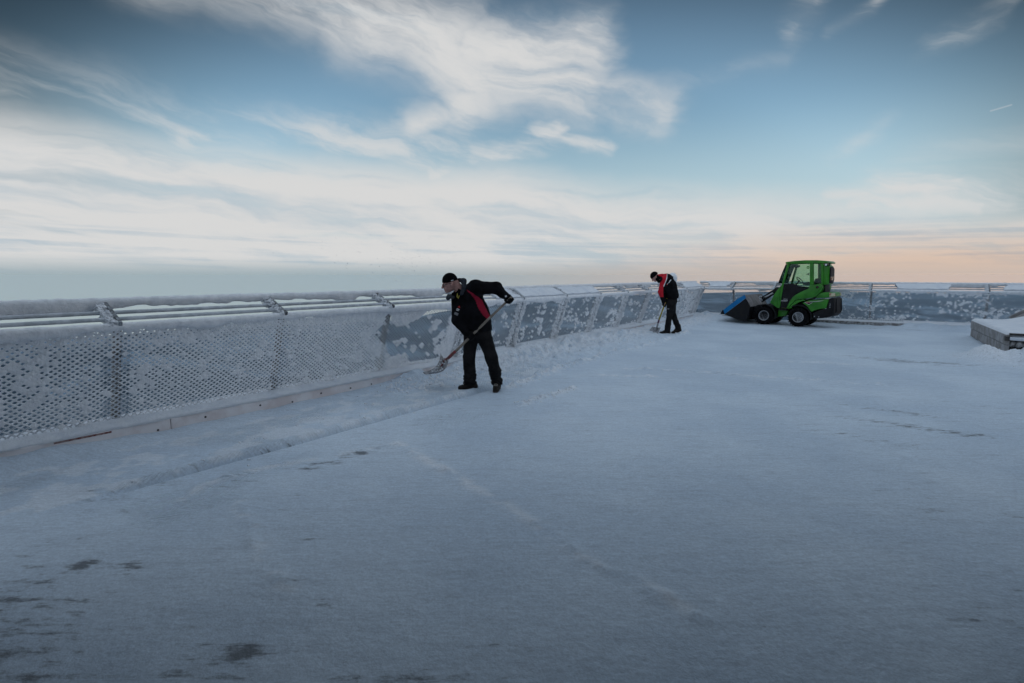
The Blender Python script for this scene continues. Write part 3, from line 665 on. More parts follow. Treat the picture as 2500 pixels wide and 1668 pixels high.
LEFT = railing('long railing behind both workers, its mesh frozen almost solid at the near end', (-5.87, 8.0, 0.0), map_l, -1.62, 20.1, LP + [19.85], hole_left,
    lambda s_: 0.0 if s_ < 6 else (1.0 if s_ < 12 else 0.85), [(7.35, 8.02, 0.10), (8.16, 9.68, 0.03), (9.78, 11.45, 0.10), (17.95, 19.9, 0.2)], 1000)
RP = [-4.71, -3.32, -0.56, 2.2, 4.95]
def hole_right(s_, v, g):
    P = np.stack([s_, v], -1); n1 = fbm(P * [1.5, 2.6], 3, 161); n2 = fbm(P * [5, 6], 3, 163); n3 = fbm(P * [12, 12], 2, 167); rnd = g.random(len(s_))
    k = sstep(n1, 0.34, 0.66); n4 = fbm(P * [22, 20], 2, 171); clot = 0.45 * k + 0.6 * (n2 - 0.5) + 1.0 * (n3 - 0.5) + 1.2 * (n4 - 0.5) + 0.5 * sstep(v, 0.84, 1.0) + 0.35 * sstep(v, 0.12, 0.0)
    clot *= sstep(s_, -5.3, -3.2) * 0.75 + 0.25
    h = np.where(clot > 0.62, 0.0, np.where(clot > 0.40, 0.50 + 0.25 * rnd, 0.87 + 0.04 * (1 - k)))
    return h, 0.008 + 0.01 * n3
map_r = lambda s_, t, z: (s_ + 0 * t, 20.0 - t, z + 0 * t)
RIGHT = railing('far railing across the end of the terrace behind the green loader, wires rimed but see-through', (0.0, 20.0, 0.0), map_r, -6.0, 7.0, RP, hole_right,
    lambda s_: 0.16, [(-5.6, -4.85, 0.15), (0.05, 1.35, 0.12), (2.5, 3.6, 0.12)], 2000)

# ------------------------------------------------------------------ kerbs
def ledge(mapf, s0, s1, t0, t1, z0, z1, seed, org, lip=0.0, step=0.03):
    s_ = np.arange(s0, s1 + step, step); q = np.linspace(0, 1, 8); S, Q = np.meshgrid(s_, q, indexing='ij')
    b = fbm(np.stack([S / 0.13, Q * 1.3], -1), 3, seed); e = fbm(np.stack([S / 0.07, S * 0], -1), 2, seed + 4)
    T = t0 + (t1 - t0) * Q + np.where(Q < 0.05, lip * (e - 0.45), 0); Z = z0 + (z1 - z0) * Q ** 0.7 + 0.045 * (b - 0.4) * np.sin(np.clip(Q * 1.15, 0, 1) * math.pi) + 0.012
    Z = np.where(Q < 0.01, z0 + 0.002, Z)
    tp = np.stack(mapf(S, T, Z), -1); n0, n1 = S.shape; bt = np.stack(mapf(S, T, 0 * Z + z0 - 0.004), -1)
    V = np.concatenate([tp.reshape(-1, 3), bt.reshape(-1, 3)]) - np.asarray(org); I = np.arange(n0 * n1).reshape(n0, n1)
    F = np.stack([I[:-1, :-1], I[1:, :-1], I[1:, 1:], I[:-1, 1:]], -1).reshape(-1, 4).tolist()
    F += [(int(I[i, 0]), int(I[i + 1, 0]), int(I[i + 1, 0] + n0 * n1), int(I[i, 0] + n0 * n1)) for i in range(n0 - 1)]
    return V, [tuple(f) for f in F]
kl = empty('kerb_beam', (-5.87, 8.0, 0.0)); tag(kl, 'pale iced kerb beam at the foot of the long railing, with snow on its ledge', 'kerb', 'kerbs under the railings')
m = MB()
for i in range(6):
    a = -1.6 + 3.62 * i; m.box(-0.36, 0.0, a - 8.0, a + 3.618 - 8.0, -0.05, 0.158)
beam = m.build('beam', M_kerb, kl); bv = beam.modifiers.new('bevel', 'BEVEL'); bv.width = 0.012; bv.segments = 2
V, F = ledge(map_l, -1.6, 20.1, 0.004, -0.33, 0.158, 0.205, 81, (-5.87, 8.0, 0.0), 0.03); link_mesh('snow_cap', V, F, M_pow, kl, True, fix=False)
M_rust = mat('rusty_red_paint', (0.16, 0.045, 0.04), 0.8, base2=(0.35, 0.28, 0.27), vscale=30)
M_dark = mat('dark_bolt', (0.02, 0.02, 0.022), 0.5)
MB().box(-0.01, 0.003, 1.1 - 8, 1.52 - 8, 0.134, 0.150).build('rust_strip', M_rust, kl)
MB().box(-0.02, 0.003, 3.6 - 8, 4.45 - 8, 0.0, 0.014).build('rust_strip', M_rust, kl)
for s_ in (1.9, 2.35, 2.95, 3.35, 3.75, 4.2, 4.55):
    MB().lathe([(0.0, 0.010), (0.009, 0.008), (0.011, 0.0)], (0, s_ - 8.0, 0.085 + 0.02 * math.sin(s_ * 9)), 0, 8).build('bolt', M_dark, kl)
kr = empty('kerb_stone', (-2.6, 20.0, 0.0)); tag(kr, 'dark rough kerb stone lying behind the wheels of the green loader', 'kerb', 'kerbs under the railings')
m = MB(); x = -2.1
for L_ in (1.25, 1.16): m.box(x + 2.6, x + L_ - 0.012 + 2.6, -0.12, 0.24, -0.04, 0.135); x += L_
ks = m.build('stone', M_stone, kr); bv = ks.modifiers.new('bevel', 'BEVEL'); bv.width = 0.02; bv.segments = 2
V, F = ledge(map_r, -2.1, 0.3, 0.10, -0.22, 0.135, 0.17, 91, (-2.6, 20.0, 0.0), 0.03); link_mesh('snow_cap', V, F, M_pow, kr, True, fix=False)
kc = empty('kerb_stone', (-5.3, 20.0, 0.0)); tag(kc, 'short dark kerb stone half buried in snow ahead of the blue edged bucket', 'kerb', 'kerbs under the railings')
ks = MB().box(-0.45, 0.45, -0.22, 0.2, -0.04, 0.15).box(0.462, 1.2, -0.2, 0.22, -0.04, 0.14).build('stone', M_stone, kc); bv = ks.modifiers.new('bevel', 'BEVEL'); bv.width = 0.02; bv.segments = 2
V, F = ledge(map_r, -5.85, -4.1, 0.2, -0.22, 0.148, 0.2, 95, (-5.3, 20.0, 0.0), 0.05); link_mesh('snow_cap', V, F, M_pow, kc, True, fix=False)
kw = empty('kerb_beam', (3.6, 20.0, 0.0)); tag(kw, 'snow covered kerb under the right end of the far railing', 'kerb', 'kerbs under the railings')
MB().box(-3.28, 3.4, 0.02, 0.36, -0.05, 0.13).build('beam', M_kerb, kw)
V, F = ledge(map_r, 0.32, 7.0, 0.03, -0.3, 0.13, 0.20, 97, (3.6, 20.0, 0.0), 0.05); link_mesh('snow_cap', V, F, M_pow, kw, True, fix=False)

# ------------------------------------------------------------------ low box on the right and the slanting board behind it
M_plank = mat('iced_grey_planks', (0.22, 0.21, 0.205), 0.8, base2=(0.34, 0.34, 0.35), vscale=5, bump=0.4, bscale=30)
M_dwood = mat('dark_wet_timber', (0.03, 0.03, 0.032), 0.6, base2=(0.06, 0.055, 0.05), vscale=12, bump=0.5, bscale=40)
pb = empty('low_box', (1.90, 14.1, 0.0), R(2.6)); pb.scale = (1, 1, 1.1); tag(pb, 'low grey plank box topped with snow at the right edge, dark stones in its end', 'box')
m = MB()
ym = [0.0, 1.34, 2.68, 3.95]
for i in range(3):
    m.box(0, 0.05, ym[i] + 0.006, ym[i + 1] - 0.006, 0.02, 0.205); m.box(-0.015, 0.05, ym[i] + 0.004, ym[i + 1] - 0.004, 0.213, 0.395)
m.box(0.05, 2.2, 3.9, 3.95, 0.02, 0.40)
sb = m.build('side_boards', M_plank, pb); bv = sb.modifiers.new('bevel', 'BEVEL'); bv.width = 0.01; bv.segments = 2
MB().box(0.05, 2.3, 0.14, 3.9, 0.0, 0.36).build('core', M_dwood, pb)
MB().box(0.03, 2.3, -0.015, 0.40, 0.385, 0.425).box(-0.03, 0.09, -0.02, 0.1, 0.285, 0.365).build('end_plank', M_dwood, pb)
m = MB(); gg = np.random.default_rng(12)
def rock(c, r, seed):
    bm_ = bmesh.new(); bmesh.ops.create_icosphere(bm_, subdivisions=2, radius=1); V = np.array([v.co[:] for v in bm_.verts]); F = [tuple(v.index for v in f.verts) for f in bm_.faces]; bm_.free()
    return V * (0.7 + 0.6 * fbm(V * 1.4 + seed, 3, seed))[:, None] * np.asarray(r) + np.asarray(c), F
for lay, z in ((0, 0.225), (1, 0.055)):
    x = 0.05
    while x < 2.2:
        w_ = 0.08 + 0.08 * gg.random(); V, F = rock((x + w_ / 2, 0.07 + 0.02 * gg.random(), z), (w_ * 0.62, 0.10, 0.065), int(gg.integers(999))); m.add(V, F); x += w_
m.build('stones', M_stone, pb)
def mound(x0, x1, y0, y1, fn, nx=60, ny=70):
    X, Y = np.meshgrid(np.linspace(x0, x1, nx), np.linspace(y0, y1, ny), indexing='ij'); Z = fn(X, Y); V = np.stack([X, Y, Z], -1).reshape(-1, 3); I = np.arange(nx * ny).reshape(nx, ny)
    F = np.stack([I[:-1, :-1], I[1:, :-1], I[1:, 1:], I[:-1, 1:]], -1).reshape(-1, 4).tolist()
    o = len(V); V = np.concatenate([V, V * [1, 1, 0] + [0, 0, 0.36]]); per = list(I[0]) + list(I[1:, -1]) + list(I[-1, -2::-1]) + list(I[-2:0:-1, 0]); per = [int(q) for q in per]
    F += [(per[k], per[(k + 1) % len(per)], per[(k + 1) % len(per)] + o, per[k] + o) for k in range(len(per))]
    return V, [tuple(f) for f in F]
def top_h(X, Y):
    e = np.minimum(np.minimum(X + 0.02, (Y + 0.03) * 0.6), 4.0 - Y); rise = 0.16 * sstep(X, 0.5, 1.4) * sstep(Y, 1.2, 2.8)
    return 0.395 + 0.05 * sstep(e, 0.0, 0.06) + rise + 0.03 * (fbm(np.stack([X, Y], -1) / 0.5, 4, 9) - 0.4) * sstep(e, 0, 0.1)
V, F = mound(-0.012, 2.3, 0.02, 3.94, top_h); link_mesh('snow_cap', V, F, M_pow, pb, True)
V, F = mound(0.04, 2.3, -0.03, 0.14, lambda X, Y: 0.285 + 0.035 * fbm(np.stack([X, Y], -1) / 0.12, 3, 4), 50, 8); link_mesh('snow_ledge', V, F, M_pow, pb, True)
bd = empty('slanting_board', (2.85, 18.9, 0.0)); tag(bd, 'slanting grey board sloping up to the right above the snow covered box', 'board')
Mx = Matrix.Rotation(R(-36), 4, 'Y')
b1 = MB().box(-0.75, 1.6, -0.05, 0.05, -0.03, 0.09, 0, Matrix.Translation((0.35, 0.1, 0.88)) @ Mx).box(-0.75, 1.6, -0.75, -0.05, -0.03, 0.02, 0, Matrix.Translation((0.35, 0.1, 0.88)) @ Mx).build('panel', M_plank, bd)
MB().box(0.55, 0.63, -0.3, -0.2, 0, 1.0).box(1.35, 1.43, -0.3, -0.2, 0, 1.55).build('support', M_dwood, bd)

# ------------------------------------------------------------------ rimed viewer head behind the stooping worker
vw = empty('viewer', (-5.86, 16.75, 0.0)); tag(vw, 'rounded rime covered viewer head poking up behind the back of the stooping worker', 'viewer')
def vhead(P):
    d = smin(ell(P, (0, 0, 1.53), (0.135, 0.19, 0.165)), cap(P, (0.0, 0, 1.45), (0, 0, 1.27), 0.13, 0.10), 0.06)
    d = smin(d, cap(P, (0.0, 0, 1.25), (0, 0, 0.02), 0.06, 0.065), 0.03)
    return d - 0.04 * (fbm(P / 0.07, 3, 5) - 0.5)
sdf_obj('head', vhead, (-0.26, -0.28, -0.02), (0.26, 0.28, 1.8), 0.02, M_frost, vw)
MB().lathe([(0.024, -0.03), (0.026, 0.02), (0.016, 0.022), (0.016, 0.0)], (0.055, -0.165, 1.56), 1, 12).build('eyepiece', M_dark, vw)

# ------------------------------------------------------------------ building added unseen behind the camera to shade the near deck
M_wall = mat('dark_timber_cladding', (0.075, 0.068, 0.062), 0.8, base2=(0.05, 0.046, 0.044), vscale=2, bump=0.5, bscale=12)
M_roofm = mat('dark_roof_sheet', (0.06, 0.065, 0.07), 0.6)
M_pane = mat('dark_window_glass', (0.015, 0.02, 0.025), 0.08, spec=0.7)
hb = empty('shade_building', (0.0, 0.0, 0.0), CAM_YAW); tag(hb, 'unseen dark house with a deep porch roof, added behind the camera to shade the near deck', 'building')
MB().box(-5.0, 7.5, -8.0, -2.6, -0.05, 7.0).build('wall', M_wall, hb)
MB().box(3.0, 3.22, -2.6, 2.25, -0.05, 2.95).build('shade_wall', M_wall, hb); MB().box(-3.22, -3.0, -2.6, 2.25, -0.05, 2.95).build('shade_wall', M_wall, hb)
MB().box(-5.0, 7.5, -2.598, 2.62, 2.952, 3.2).build('shade_canopy', M_roofm, hb); MB().box(-5.3, 7.8, -8.3, -2.2, 7.002, 7.3).build('roof', M_roofm, hb)
for fl, xs in ((0.9, (-2.2, -0.5, 1.2)), (4.2, (-4.2, -2.2, -0.2, 1.8, 3.8, 5.8))):
    for x in xs:
        fr = MB().box(x, x + 1.2, -2.62, -2.56, fl, fl + 1.5).build('window', M_strut, hb); MB().box(x + .07, x + 1.13, -2.56, -2.554, fl + .07, fl + 1.43).build('pane', M_pane, fr)
# ------------------------------------------------------------------ people
M_skin = mat('ruddy_skin', (0.36, 0.19, 0.165), 0.55, base2=(0.46, 0.27, 0.23), vscale=30, spec=0.3)
M_black = mat('black_jacket_cloth', (0.004, 0.004, 0.005), 0.9, spec=0.10, base2=(0.008, 0.008, 0.010), vscale=8, bump=0.4, bscale=45)
M_red = mat('crimson_jacket_cloth', (0.28, 0.008, 0.03), 0.75, spec=0.25, bump=0.4, bscale=45)
M_red2 = mat('bright_red_jacket_cloth', (0.50, 0.012, 0.025), 0.75, spec=0.25, bump=0.4, bscale=45)
M_trs = mat('charcoal_trouser_cloth', (0.009, 0.009, 0.010), 0.9, spec=0.10, base2=(0.018, 0.017, 0.018), vscale=6, bump=0.5, bscale=40)
M_hood = mat('slate_hood_lining', (0.026, 0.030, 0.038), 0.9, spec=0.1, base2=(0.055, 0.06, 0.07), vscale=12, bump=0.5, bscale=40)
M_knit = mat('black_knit', (0.004, 0.004, 0.005), 0.95, spec=0.06, bump=0.8, bscale=120, bdist=0.004)
M_glove = mat('black_glove', (0.005, 0.005, 0.006), 0.8, spec=0.15, bump=0.4, bscale=70)
M_boot = mat('dark_boot_leather', (0.008, 0.006, 0.0055), 0.6, spec=0.25, base2=(0.018, 0.013, 0.010), vscale=18, bump=0.4, bscale=60)
M_sole = mat('boot_sole_rubber', (0.05, 0.035, 0.028), 0.8)
M_lace = mat('pale_lace', (0.45, 0.42, 0.38), 0.8)
M_white = mat('white_marking', (0.75, 0.75, 0.76), 0.6)
M_eye = mat('eye_white', (0.6, 0.58, 0.56), 0.3)
M_lan = mat('yellow_lanyard', (0.32, 0.28, 0.05), 0.7)
M_grey = mat('grey_card', (0.22, 0.22, 0.23), 0.5)
M_badge_red = mat('red_mark', (0.55, 0.03, 0.03), 0.6)
M_wood = mat('weathered_ash_shaft', (0.20, 0.165, 0.13), 0.75, base2=(0.27, 0.235, 0.20), vscale=14, bump=0.3, bscale=60)
M_redp = mat('worn_red_paint', (0.22, 0.03, 0.04), 0.6, base2=(0.13, 0.06, 0.05), vscale=22)
M_yel = mat('yellow_shaft_paint', (0.36, 0.30, 0.02), 0.5)
M_purp = mat('purple_collar', (0.09, 0.03, 0.07), 0.5)
M_alu = mat('scuffed_aluminium', (0.20, 0.20, 0.21), 0.5, metal=0.4, base2=(0.40, 0.41, 0.43), vscale=16, bump=0.3, bscale=40)

def unit(v): v = np.asarray(v, float); return v / np.linalg.norm(v)
def frame(fwd, roll=0.0):
    f = unit(fwd); s_ = unit(np.cross(f, (0, 0, 1))); u = np.cross(s_, f)
    s2 = s_ * math.cos(roll) + u * math.sin(roll); u2 = np.cross(s2, f); return np.stack([s2, f, u2], 1)     # columns: side, forward, up
def head_sdf(P, c, Mh, hat=False, grow=0.0):
    """skull, jaw, brow, nose, lips, chin, ears in the head's own frame"""
    q = (P - c) @ Mh; z = np.array
    d = ell(q, (0, -0.012, 0.028), (0.077, 0.098, 0.098))
    if hat:
        band = np.maximum(ell(q, (0, -0.012, 0.034), (0.088, 0.108, 0.108)), -(q[:, 2] - 0.022 - 0.12 * q[:, 1] * 0 + 0.16 * (q[:, 1] + 0.09) * 0))
        return band
    d = smin(d, ell(q, (0, 0.030, -0.055), (0.058, 0.066, 0.064)), 0.03)
    d = smin(d, cap(q, (0, 0.070, -0.098), (0, 0.066, -0.092), 0.022, 0.024), 0.02)
    d = smin(d, cap(q, (0, 0.090, 0.010), (0, 0.114, -0.034), 0.010, 0.0155), 0.012)
    d = smin(d, cap(q, (-0.034, 0.078, 0.020), (0.034, 0.078, 0.020), 0.012, 0.012), 0.015)
    d = smin(d, cap(q, (-0.020, 0.091, -0.064), (0.020, 0.091, -0.064), 0.008, 0.008), 0.008)
    for sx in (-1, 1): d = smin(d, ell(q, (sx * 0.080, -0.012, -0.012), (0.012, 0.022, 0.034)), 0.008)
    return d
def glove(name, hand, wrist, shaft, parent, seed, flip=1):
    """palm, thumb and four curled fingers of different length closed round the shaft"""
    a = unit(shaft); w_ = np.asarray(wrist, float) - np.asarray(hand, float); b = unit(w_ - a * (w_ @ a)); c = np.cross(a, b) * flip; h = np.asarray(hand, float)
    at_ = lambda ang, r, al: h + a * al + (b * math.cos(R(ang)) + c * math.sin(R(ang))) * r
    def fn(P):
        d = smin(cap(P, at_(0, 0.040, 0.028), at_(0, 0.040, -0.030), 0.024, 0.022), cap(P, h + b * 0.05, h + w_ * 0.85, 0.030, 0.040), 0.025)
        for i, (ln, r) in enumerate(((225, .0125), (250, .0135), (240, .013), (205, .0115))):
            al = 0.036 - 0.024 * i; pts = [at_(ln * t + 12, 0.034 + 0.004 * math.sin(3.14 * t), al) for t in (0, .28, .55, .8, 1)]
            d = smin(d, chain(P, pts, [r * 1.1, r, r, r * .95, r * .85], 0.006), 0.006)
        d = smin(d, chain(P, [at_(-5, 0.044, 0.03), at_(-55, 0.040, 0.052), at_(-115, 0.034, 0.055), at_(-165, 0.032, 0.048)], [.018, .016, .0145, .012], 0.008), 0.010)
        return d
    lo = h - 0.13; hi = h + 0.13
    lo = np.minimum(lo, np.asarray(wrist) - 0.06); hi = np.maximum(hi, np.asarray(wrist) + 0.06)
    return sdf_obj(name, fn, lo, hi, 0.006, M_glove, parent)
def boot(ankle, heel, toe, parent, lace_dir):
    ankle, heel, toe = (np.asarray(v, float) for v in (ankle, heel, toe)); up = np.array([0, 0, 1.0]); fd = toe - heel; ax = unit(fd); nrm = unit(np.cross(np.cross(ax, up), ax))
    def base_(P, gr=0.0):
        d = smin(cap(P, heel + nrm * 0.05, toe + nrm * 0.04, 0.046 + gr, 0.040 + gr), cap(P, ankle + up * 0.05, heel + nrm * 0.06, 0.058 + gr, 0.050 + gr), 0.03)
        return smin(d, cap(P, ankle + up * 0.02, heel * 0.35 + toe * 0.65 + nrm * 0.055, 0.05 + gr, 0.042 + gr), 0.03)
    off = lambda P: (P - heel) @ nrm
    lo = np.minimum(np.minimum(ankle, heel), toe) - 0.09; hi = np.maximum(np.maximum(ankle + up * 0.08, heel), toe) + 0.09
    o = sdf_obj('boot', lambda P: np.maximum(base_(P) , 0.016 - off(P)), lo, hi, 0.009, M_boot, parent)
    sdf_obj('sole', lambda P: np.maximum(np.maximum(base_(P, 0.007), off(P) - 0.024), 0.002 - off(P)), lo, hi, 0.007, M_sole, o)
    sd_ = unit(np.cross(ax, nrm)); m = MB()
    for i in range(4):
        c_ = (ankle + up * 0.03) * (0.75 - 0.2 * i) + (heel * 0.4 + toe * 0.6 + nrm * 0.06) * (0.25 + 0.2 * i) + ax * 0.045 + nrm * 0.016
        m.tube([c_ - sd_ * 0.028, c_ + ax * 0.006 + nrm * 0.004, c_ + sd_ * 0.028], 0.0035, 5)
    m.build('lace', M_lace, o)
    return o

# ---- the worker in glasses, throwing snow off the foot of the railing
P1 = empty('person', (-4.61, 5.47, -0.008), math.atan2(4.61, 5.47)); tag(P1, 'person in glasses, black jacket with crimson side panel and beanie, swinging a shovel', 'person', 'workers clearing the terrace')
q1 = lambda a, b, y=0.0: np.array([(a - 790) / 790.0, y, (1430 - b) / 784.0])
hc = q1(462, 240, -0.03); H1 = frame((-0.94, -0.20, -0.24), 0.05)
Lsh, Lel, Lwr, Lh = q1(735, 290, -0.10), q1(968, 292, -0.03), q1(1072, 385, -0.15), q1(1108, 410, -0.18)
Rsh, Rel, Rwr, Rh = q1(548, 400, 0.10), q1(535, 635, 0.02), q1(636, 775, -0.12), q1(695, 806, -0.15)
def body1(P):
    d = head_sdf(P, hc, H1)
    d = smin(d, cap(P, q1(520, 250, 0.0), q1(590, 345, 0.0), 0.062, 0.072), 0.03)
    d = smin(d, chain(P, [q1(640, 440, 0.0), q1(690, 560, 0.0), q1(750, 760, 0.0)], [.10, .12, .12], 0.05), 0.05)
    d = smin(d, chain(P, [q1(640, 390, 0.0), Lsh, Lel, Lwr, Lh + (Lwr - Lh) * 0.85], [.07, .06, .045, .032, .028], 0.03), 0.03)
    d = smin(d, chain(P, [q1(620, 430, 0.0), Rsh, Rel, Rwr, Rh + (Rwr - Rh) * 0.85], [.07, .06, .045, .032, .028], 0.03), 0.03)
    d = smin(d, chain(P, [q1(690, 770, 0.03), q1(665, 1060, 0.0), q1(668, 1330, 0.02), q1(600, 1395, 0.02)], [.085, .06, .04, .03], 0.03), 0.04)
    return smin(d, chain(P, [q1(820, 770, -.02), q1(915, 1060, -.07), q1(968, 1330, -.03), q1(966, 1400, -.12)], [.085, .06, .04, .03], 0.03), 0.04)
sdf_obj('body', body1, (-0.62, -0.36, 0.0), (0.52, 0.30, 1.68), 0.0085, M_skin, P1)
sdf_obj('beanie', lambda P: np.maximum(head_sdf(P, hc, H1, True), -(((P - hc) @ H1)[:, 2] - 0.020 - 0.10 * (0.0 - ((P - hc) @ H1)[:, 1]) * -0.35)) - 0.002 * np.sin(((P - hc) @ H1)[:, 0] * 900) * 0, hc - 0.17, hc + 0.17, 0.008, M_knit, P1)
hp = lambda x, y, z: hc + H1 @ np.array([x, y, z])
MB().box(-.018, .018, -.002, .002, -.004, .004, 0, Matrix.Translation(hp(-0.086, -0.03, 0.038)) @ Matrix(np.column_stack([H1[:, 1], H1[:, 0], H1[:, 2]]).tolist()).to_4x4()).build('hat_tag', M_white, P1)
m = MB()
for sx in (-1, 1):
    c_ = [hp(sx * 0.034 + 0.022 * math.cos(t), 0.104 - 0.25 * abs(sx * 0.034 + 0.022 * math.cos(t)), -0.004 + 0.016 * math.sin(t)) for t in np.linspace(0, 2 * math.pi, 13)]
    m.tube(c_, 0.0028, 5); m.tube([hp(sx * 0.057, 0.09, 0.0), hp(sx * 0.086, 0.03, 0.006), hp(sx * 0.088, -0.02, 0.004)], 0.003, 5)
m.tube([hp(-.012, .106, 0), hp(0, .108, .003), hp(.012, .106, 0)], 0.0026, 5).build('glasses', M_glove, P1)
for sx in (-1, 1):
    b_ = bmesh.new(); bmesh.ops.create_icosphere(b_, subdivisions=2, radius=0.0105); V = np.array([v.co[:] for v in b_.verts]) + hp(sx * 0.032, 0.079, 0.0); F = [tuple(v.index for v in f.verts) for f in b_.faces]; b_.free()
    link_mesh('eye', V, F, M_eye, P1, True)
def jacket1(P):
    Pf = P * np.array([1, 1.22, 1])
    d = chain(Pf, [q1(757, 705), q1(725, 560), q1(680, 420)], [.205, .198, .180], 0.06)
    d = np.maximum(d, (q1(757, 752)[2] - P[:, 2]) - 0.30 * (P[:, 0] - q1(757, 0)[0]) * 1.0)
    d = smin(d, cap(P, q1(640, 360, 0.05), Lsh, 0.105, 0.098), 0.06)
    d = smin(d, chain(P, [Lsh, Lel, Lwr], [.096, .082, .054], 0.03), 0.05)
    d = smin(d, cap(P, q1(620, 390, 0.02), Rsh, 0.105, 0.094), 0.06)
    d = smin(d, chain(P, [Rsh, Rel, Rwr], [.094, .076, .056], 0.03), 0.04)
    wr = fbm(P * [9, 9, 14], 3, 5) - 0.5; wr2 = fbm(P * [22, 22, 40], 2, 9) - 0.5
    d = d - 0.026 * wr - 0.010 * wr2
    hole = cap(P, q1(500, 255, 0.0), q1(565, 335, 0.0), 0.085, 0.070)
    return np.maximum(d, -hole)
PANEL = [(632, 300), (700, 335), (770, 385), (812, 420), (835, 475), (870, 545), (900, 600), (868, 628), (820, 580), (768, 500), (742, 420), (690, 355)]
def paint1(c, nr):
    x = c[:, 0] * 790 + 790; z_ = 1430 - c[:, 2] * 784
    return np.where(in_poly(x, z_, PANEL) & (nr[:, 1] < 0.35), 1, 0)
sdf_obj('jacket', jacket1, (-0.62, -0.36, 0.70), (0.52, 0.34, 1.66), 0.0115, [M_black, M_red], P1, paint1)
def hood1(P):
    d = chain(P, [q1(560, 205, 0.03), q1(612, 215, -0.02), q1(622, 285, -0.08), q1(590, 355, -0.11)], [.026, .036, .036, .024], 0.02)
    d = smin(d, chain(P, [q1(500, 390, -0.10), q1(450, 385, -0.03), q1(440, 400, 0.04), q1(470, 380, 0.10)], [.024, .028, .028, .026], 0.02), 0.01)
    return d - 0.012 * (fbm(P * 26, 2, 3) - 0.5)
sdf_obj('hood', hood1, (-0.56, -0.24, 1.22), (-0.12, 0.24, 1.64), 0.009, M_hood, P1)
sdf_obj('scarf', lambda P: np.maximum(chain(P, [q1(535, 322, 0.0), q1(575, 372, 0.0)], [.084, .10], .03), -cap(P, q1(470, 262, 0), q1(525, 312, 0), .085, .078)) - 0.01 * (fbm(P * 24, 2, 8) - 0.5), (-0.48, -0.18, 1.2), (-0.1, 0.18, 1.56), 0.009, M_knit, P1)
MB().tube([q1(545, 350, -.10), q1(545, 385, -.15), q1(556, 400, -.16), q1(566, 370, -.14)], 0.006, 5).build('lanyard', M_lan, P1)
bm_m = Matrix.Translation(q1(548, 530, -0.205)) @ Matrix.Rotation(R(-8), 4, 'Z') @ Matrix.Rotation(R(24), 4, 'Y')
bdg = MB().box(-.030, .030, -.003, .003, -.062, .046, 0, bm_m).build('badge', M_black, P1)
MB().box(-.027, .027, -.0052, -.003, -.060, -.024, 0, bm_m).build('card', M_grey, bdg)
MB().add([(bm_m @ Vector(v))[:] for v in ((-.018, -.005, .050), (.016, -.005, .050), (-.001, -.005, .078), (-.018, .002, .050), (.016, .002, .050), (-.001, .002, .078))], [(0, 1, 2), (5, 4, 3), (0, 3, 4, 1), (1, 4, 5, 2), (2, 5, 3, 0)]).build('red_mark', M_badge_red, bdg)
m = MB()
for k, (a, b) in enumerate(((-.020, .018), (-.022, .012))): m.box(a, b, -.0052, -.003, .022 - .018 * k, .031 - .018 * k, 0, bm_m)
m.build('print', M_white, bdg)
def trousers1(P):
    d = ell(P, q1(752, 755, 0.0), (0.185, 0.145, 0.13))
    d = smin(d, chain(P, [q1(692, 780, 0.03), q1(662, 1050, 0.0), q1(664, 1200, 0.01), q1(668, 1335, 0.02)], [.108, .084, .084, .090], 0.03), 0.05)
    d = smin(d, chain(P, [q1(820, 780, -.02), q1(910, 1050, -.07), q1(948, 1200, -.05), q1(968, 1325, -.035)], [.108, .086, .080, .080], 0.03), 0.05)
    k = sstep(P[:, 2], 0.5, 0.15)
    return d - (0.014 + 0.022 * k) * (fbm(P * [10, 10, 17], 3, 15) - 0.5) - 0.010 * k * np.sin(P[:, 2] * 75 + 3 * fbm(P * 9, 2, 3) * 6)
def cut1(P): return np.maximum(trousers1(P), 0.085 - P[:, 2])
sdf_obj('trousers', cut1, (-0.34, -0.26, 0.05), (0.38, 0.24, 1.02), 0.0115, M_trs, P1)
boot(q1(672, 1335, .02), (q1(715, 0, .02)[0], 0.02, 0.0), (q1(565, 0, 0.01)[0], 0.0, 0.0), P1, 0)
boot(q1(970, 1330, -.03), (0.235, 0.02, 0.0), (0.205, -0.155, 0.0), P1, 0)
SH = unit(q1(430, 1060, -0.11) - q1(1080, 440, -0.17))
glove('glove', Lh + np.array([0, 0.0, 0]), Lwr, SH, P1, 1, 1)
glove('glove', Rh, Rwr, SH, P1, 2, -1)
MB().box(-.012, .012, -.003, .003, -.010, .010, 0, Matrix.Translation(q1(1065, 376, -0.215)) @ Matrix.Rotation(R(-20), 4, 'Y')).build('cuff_tag', M_white, P1)

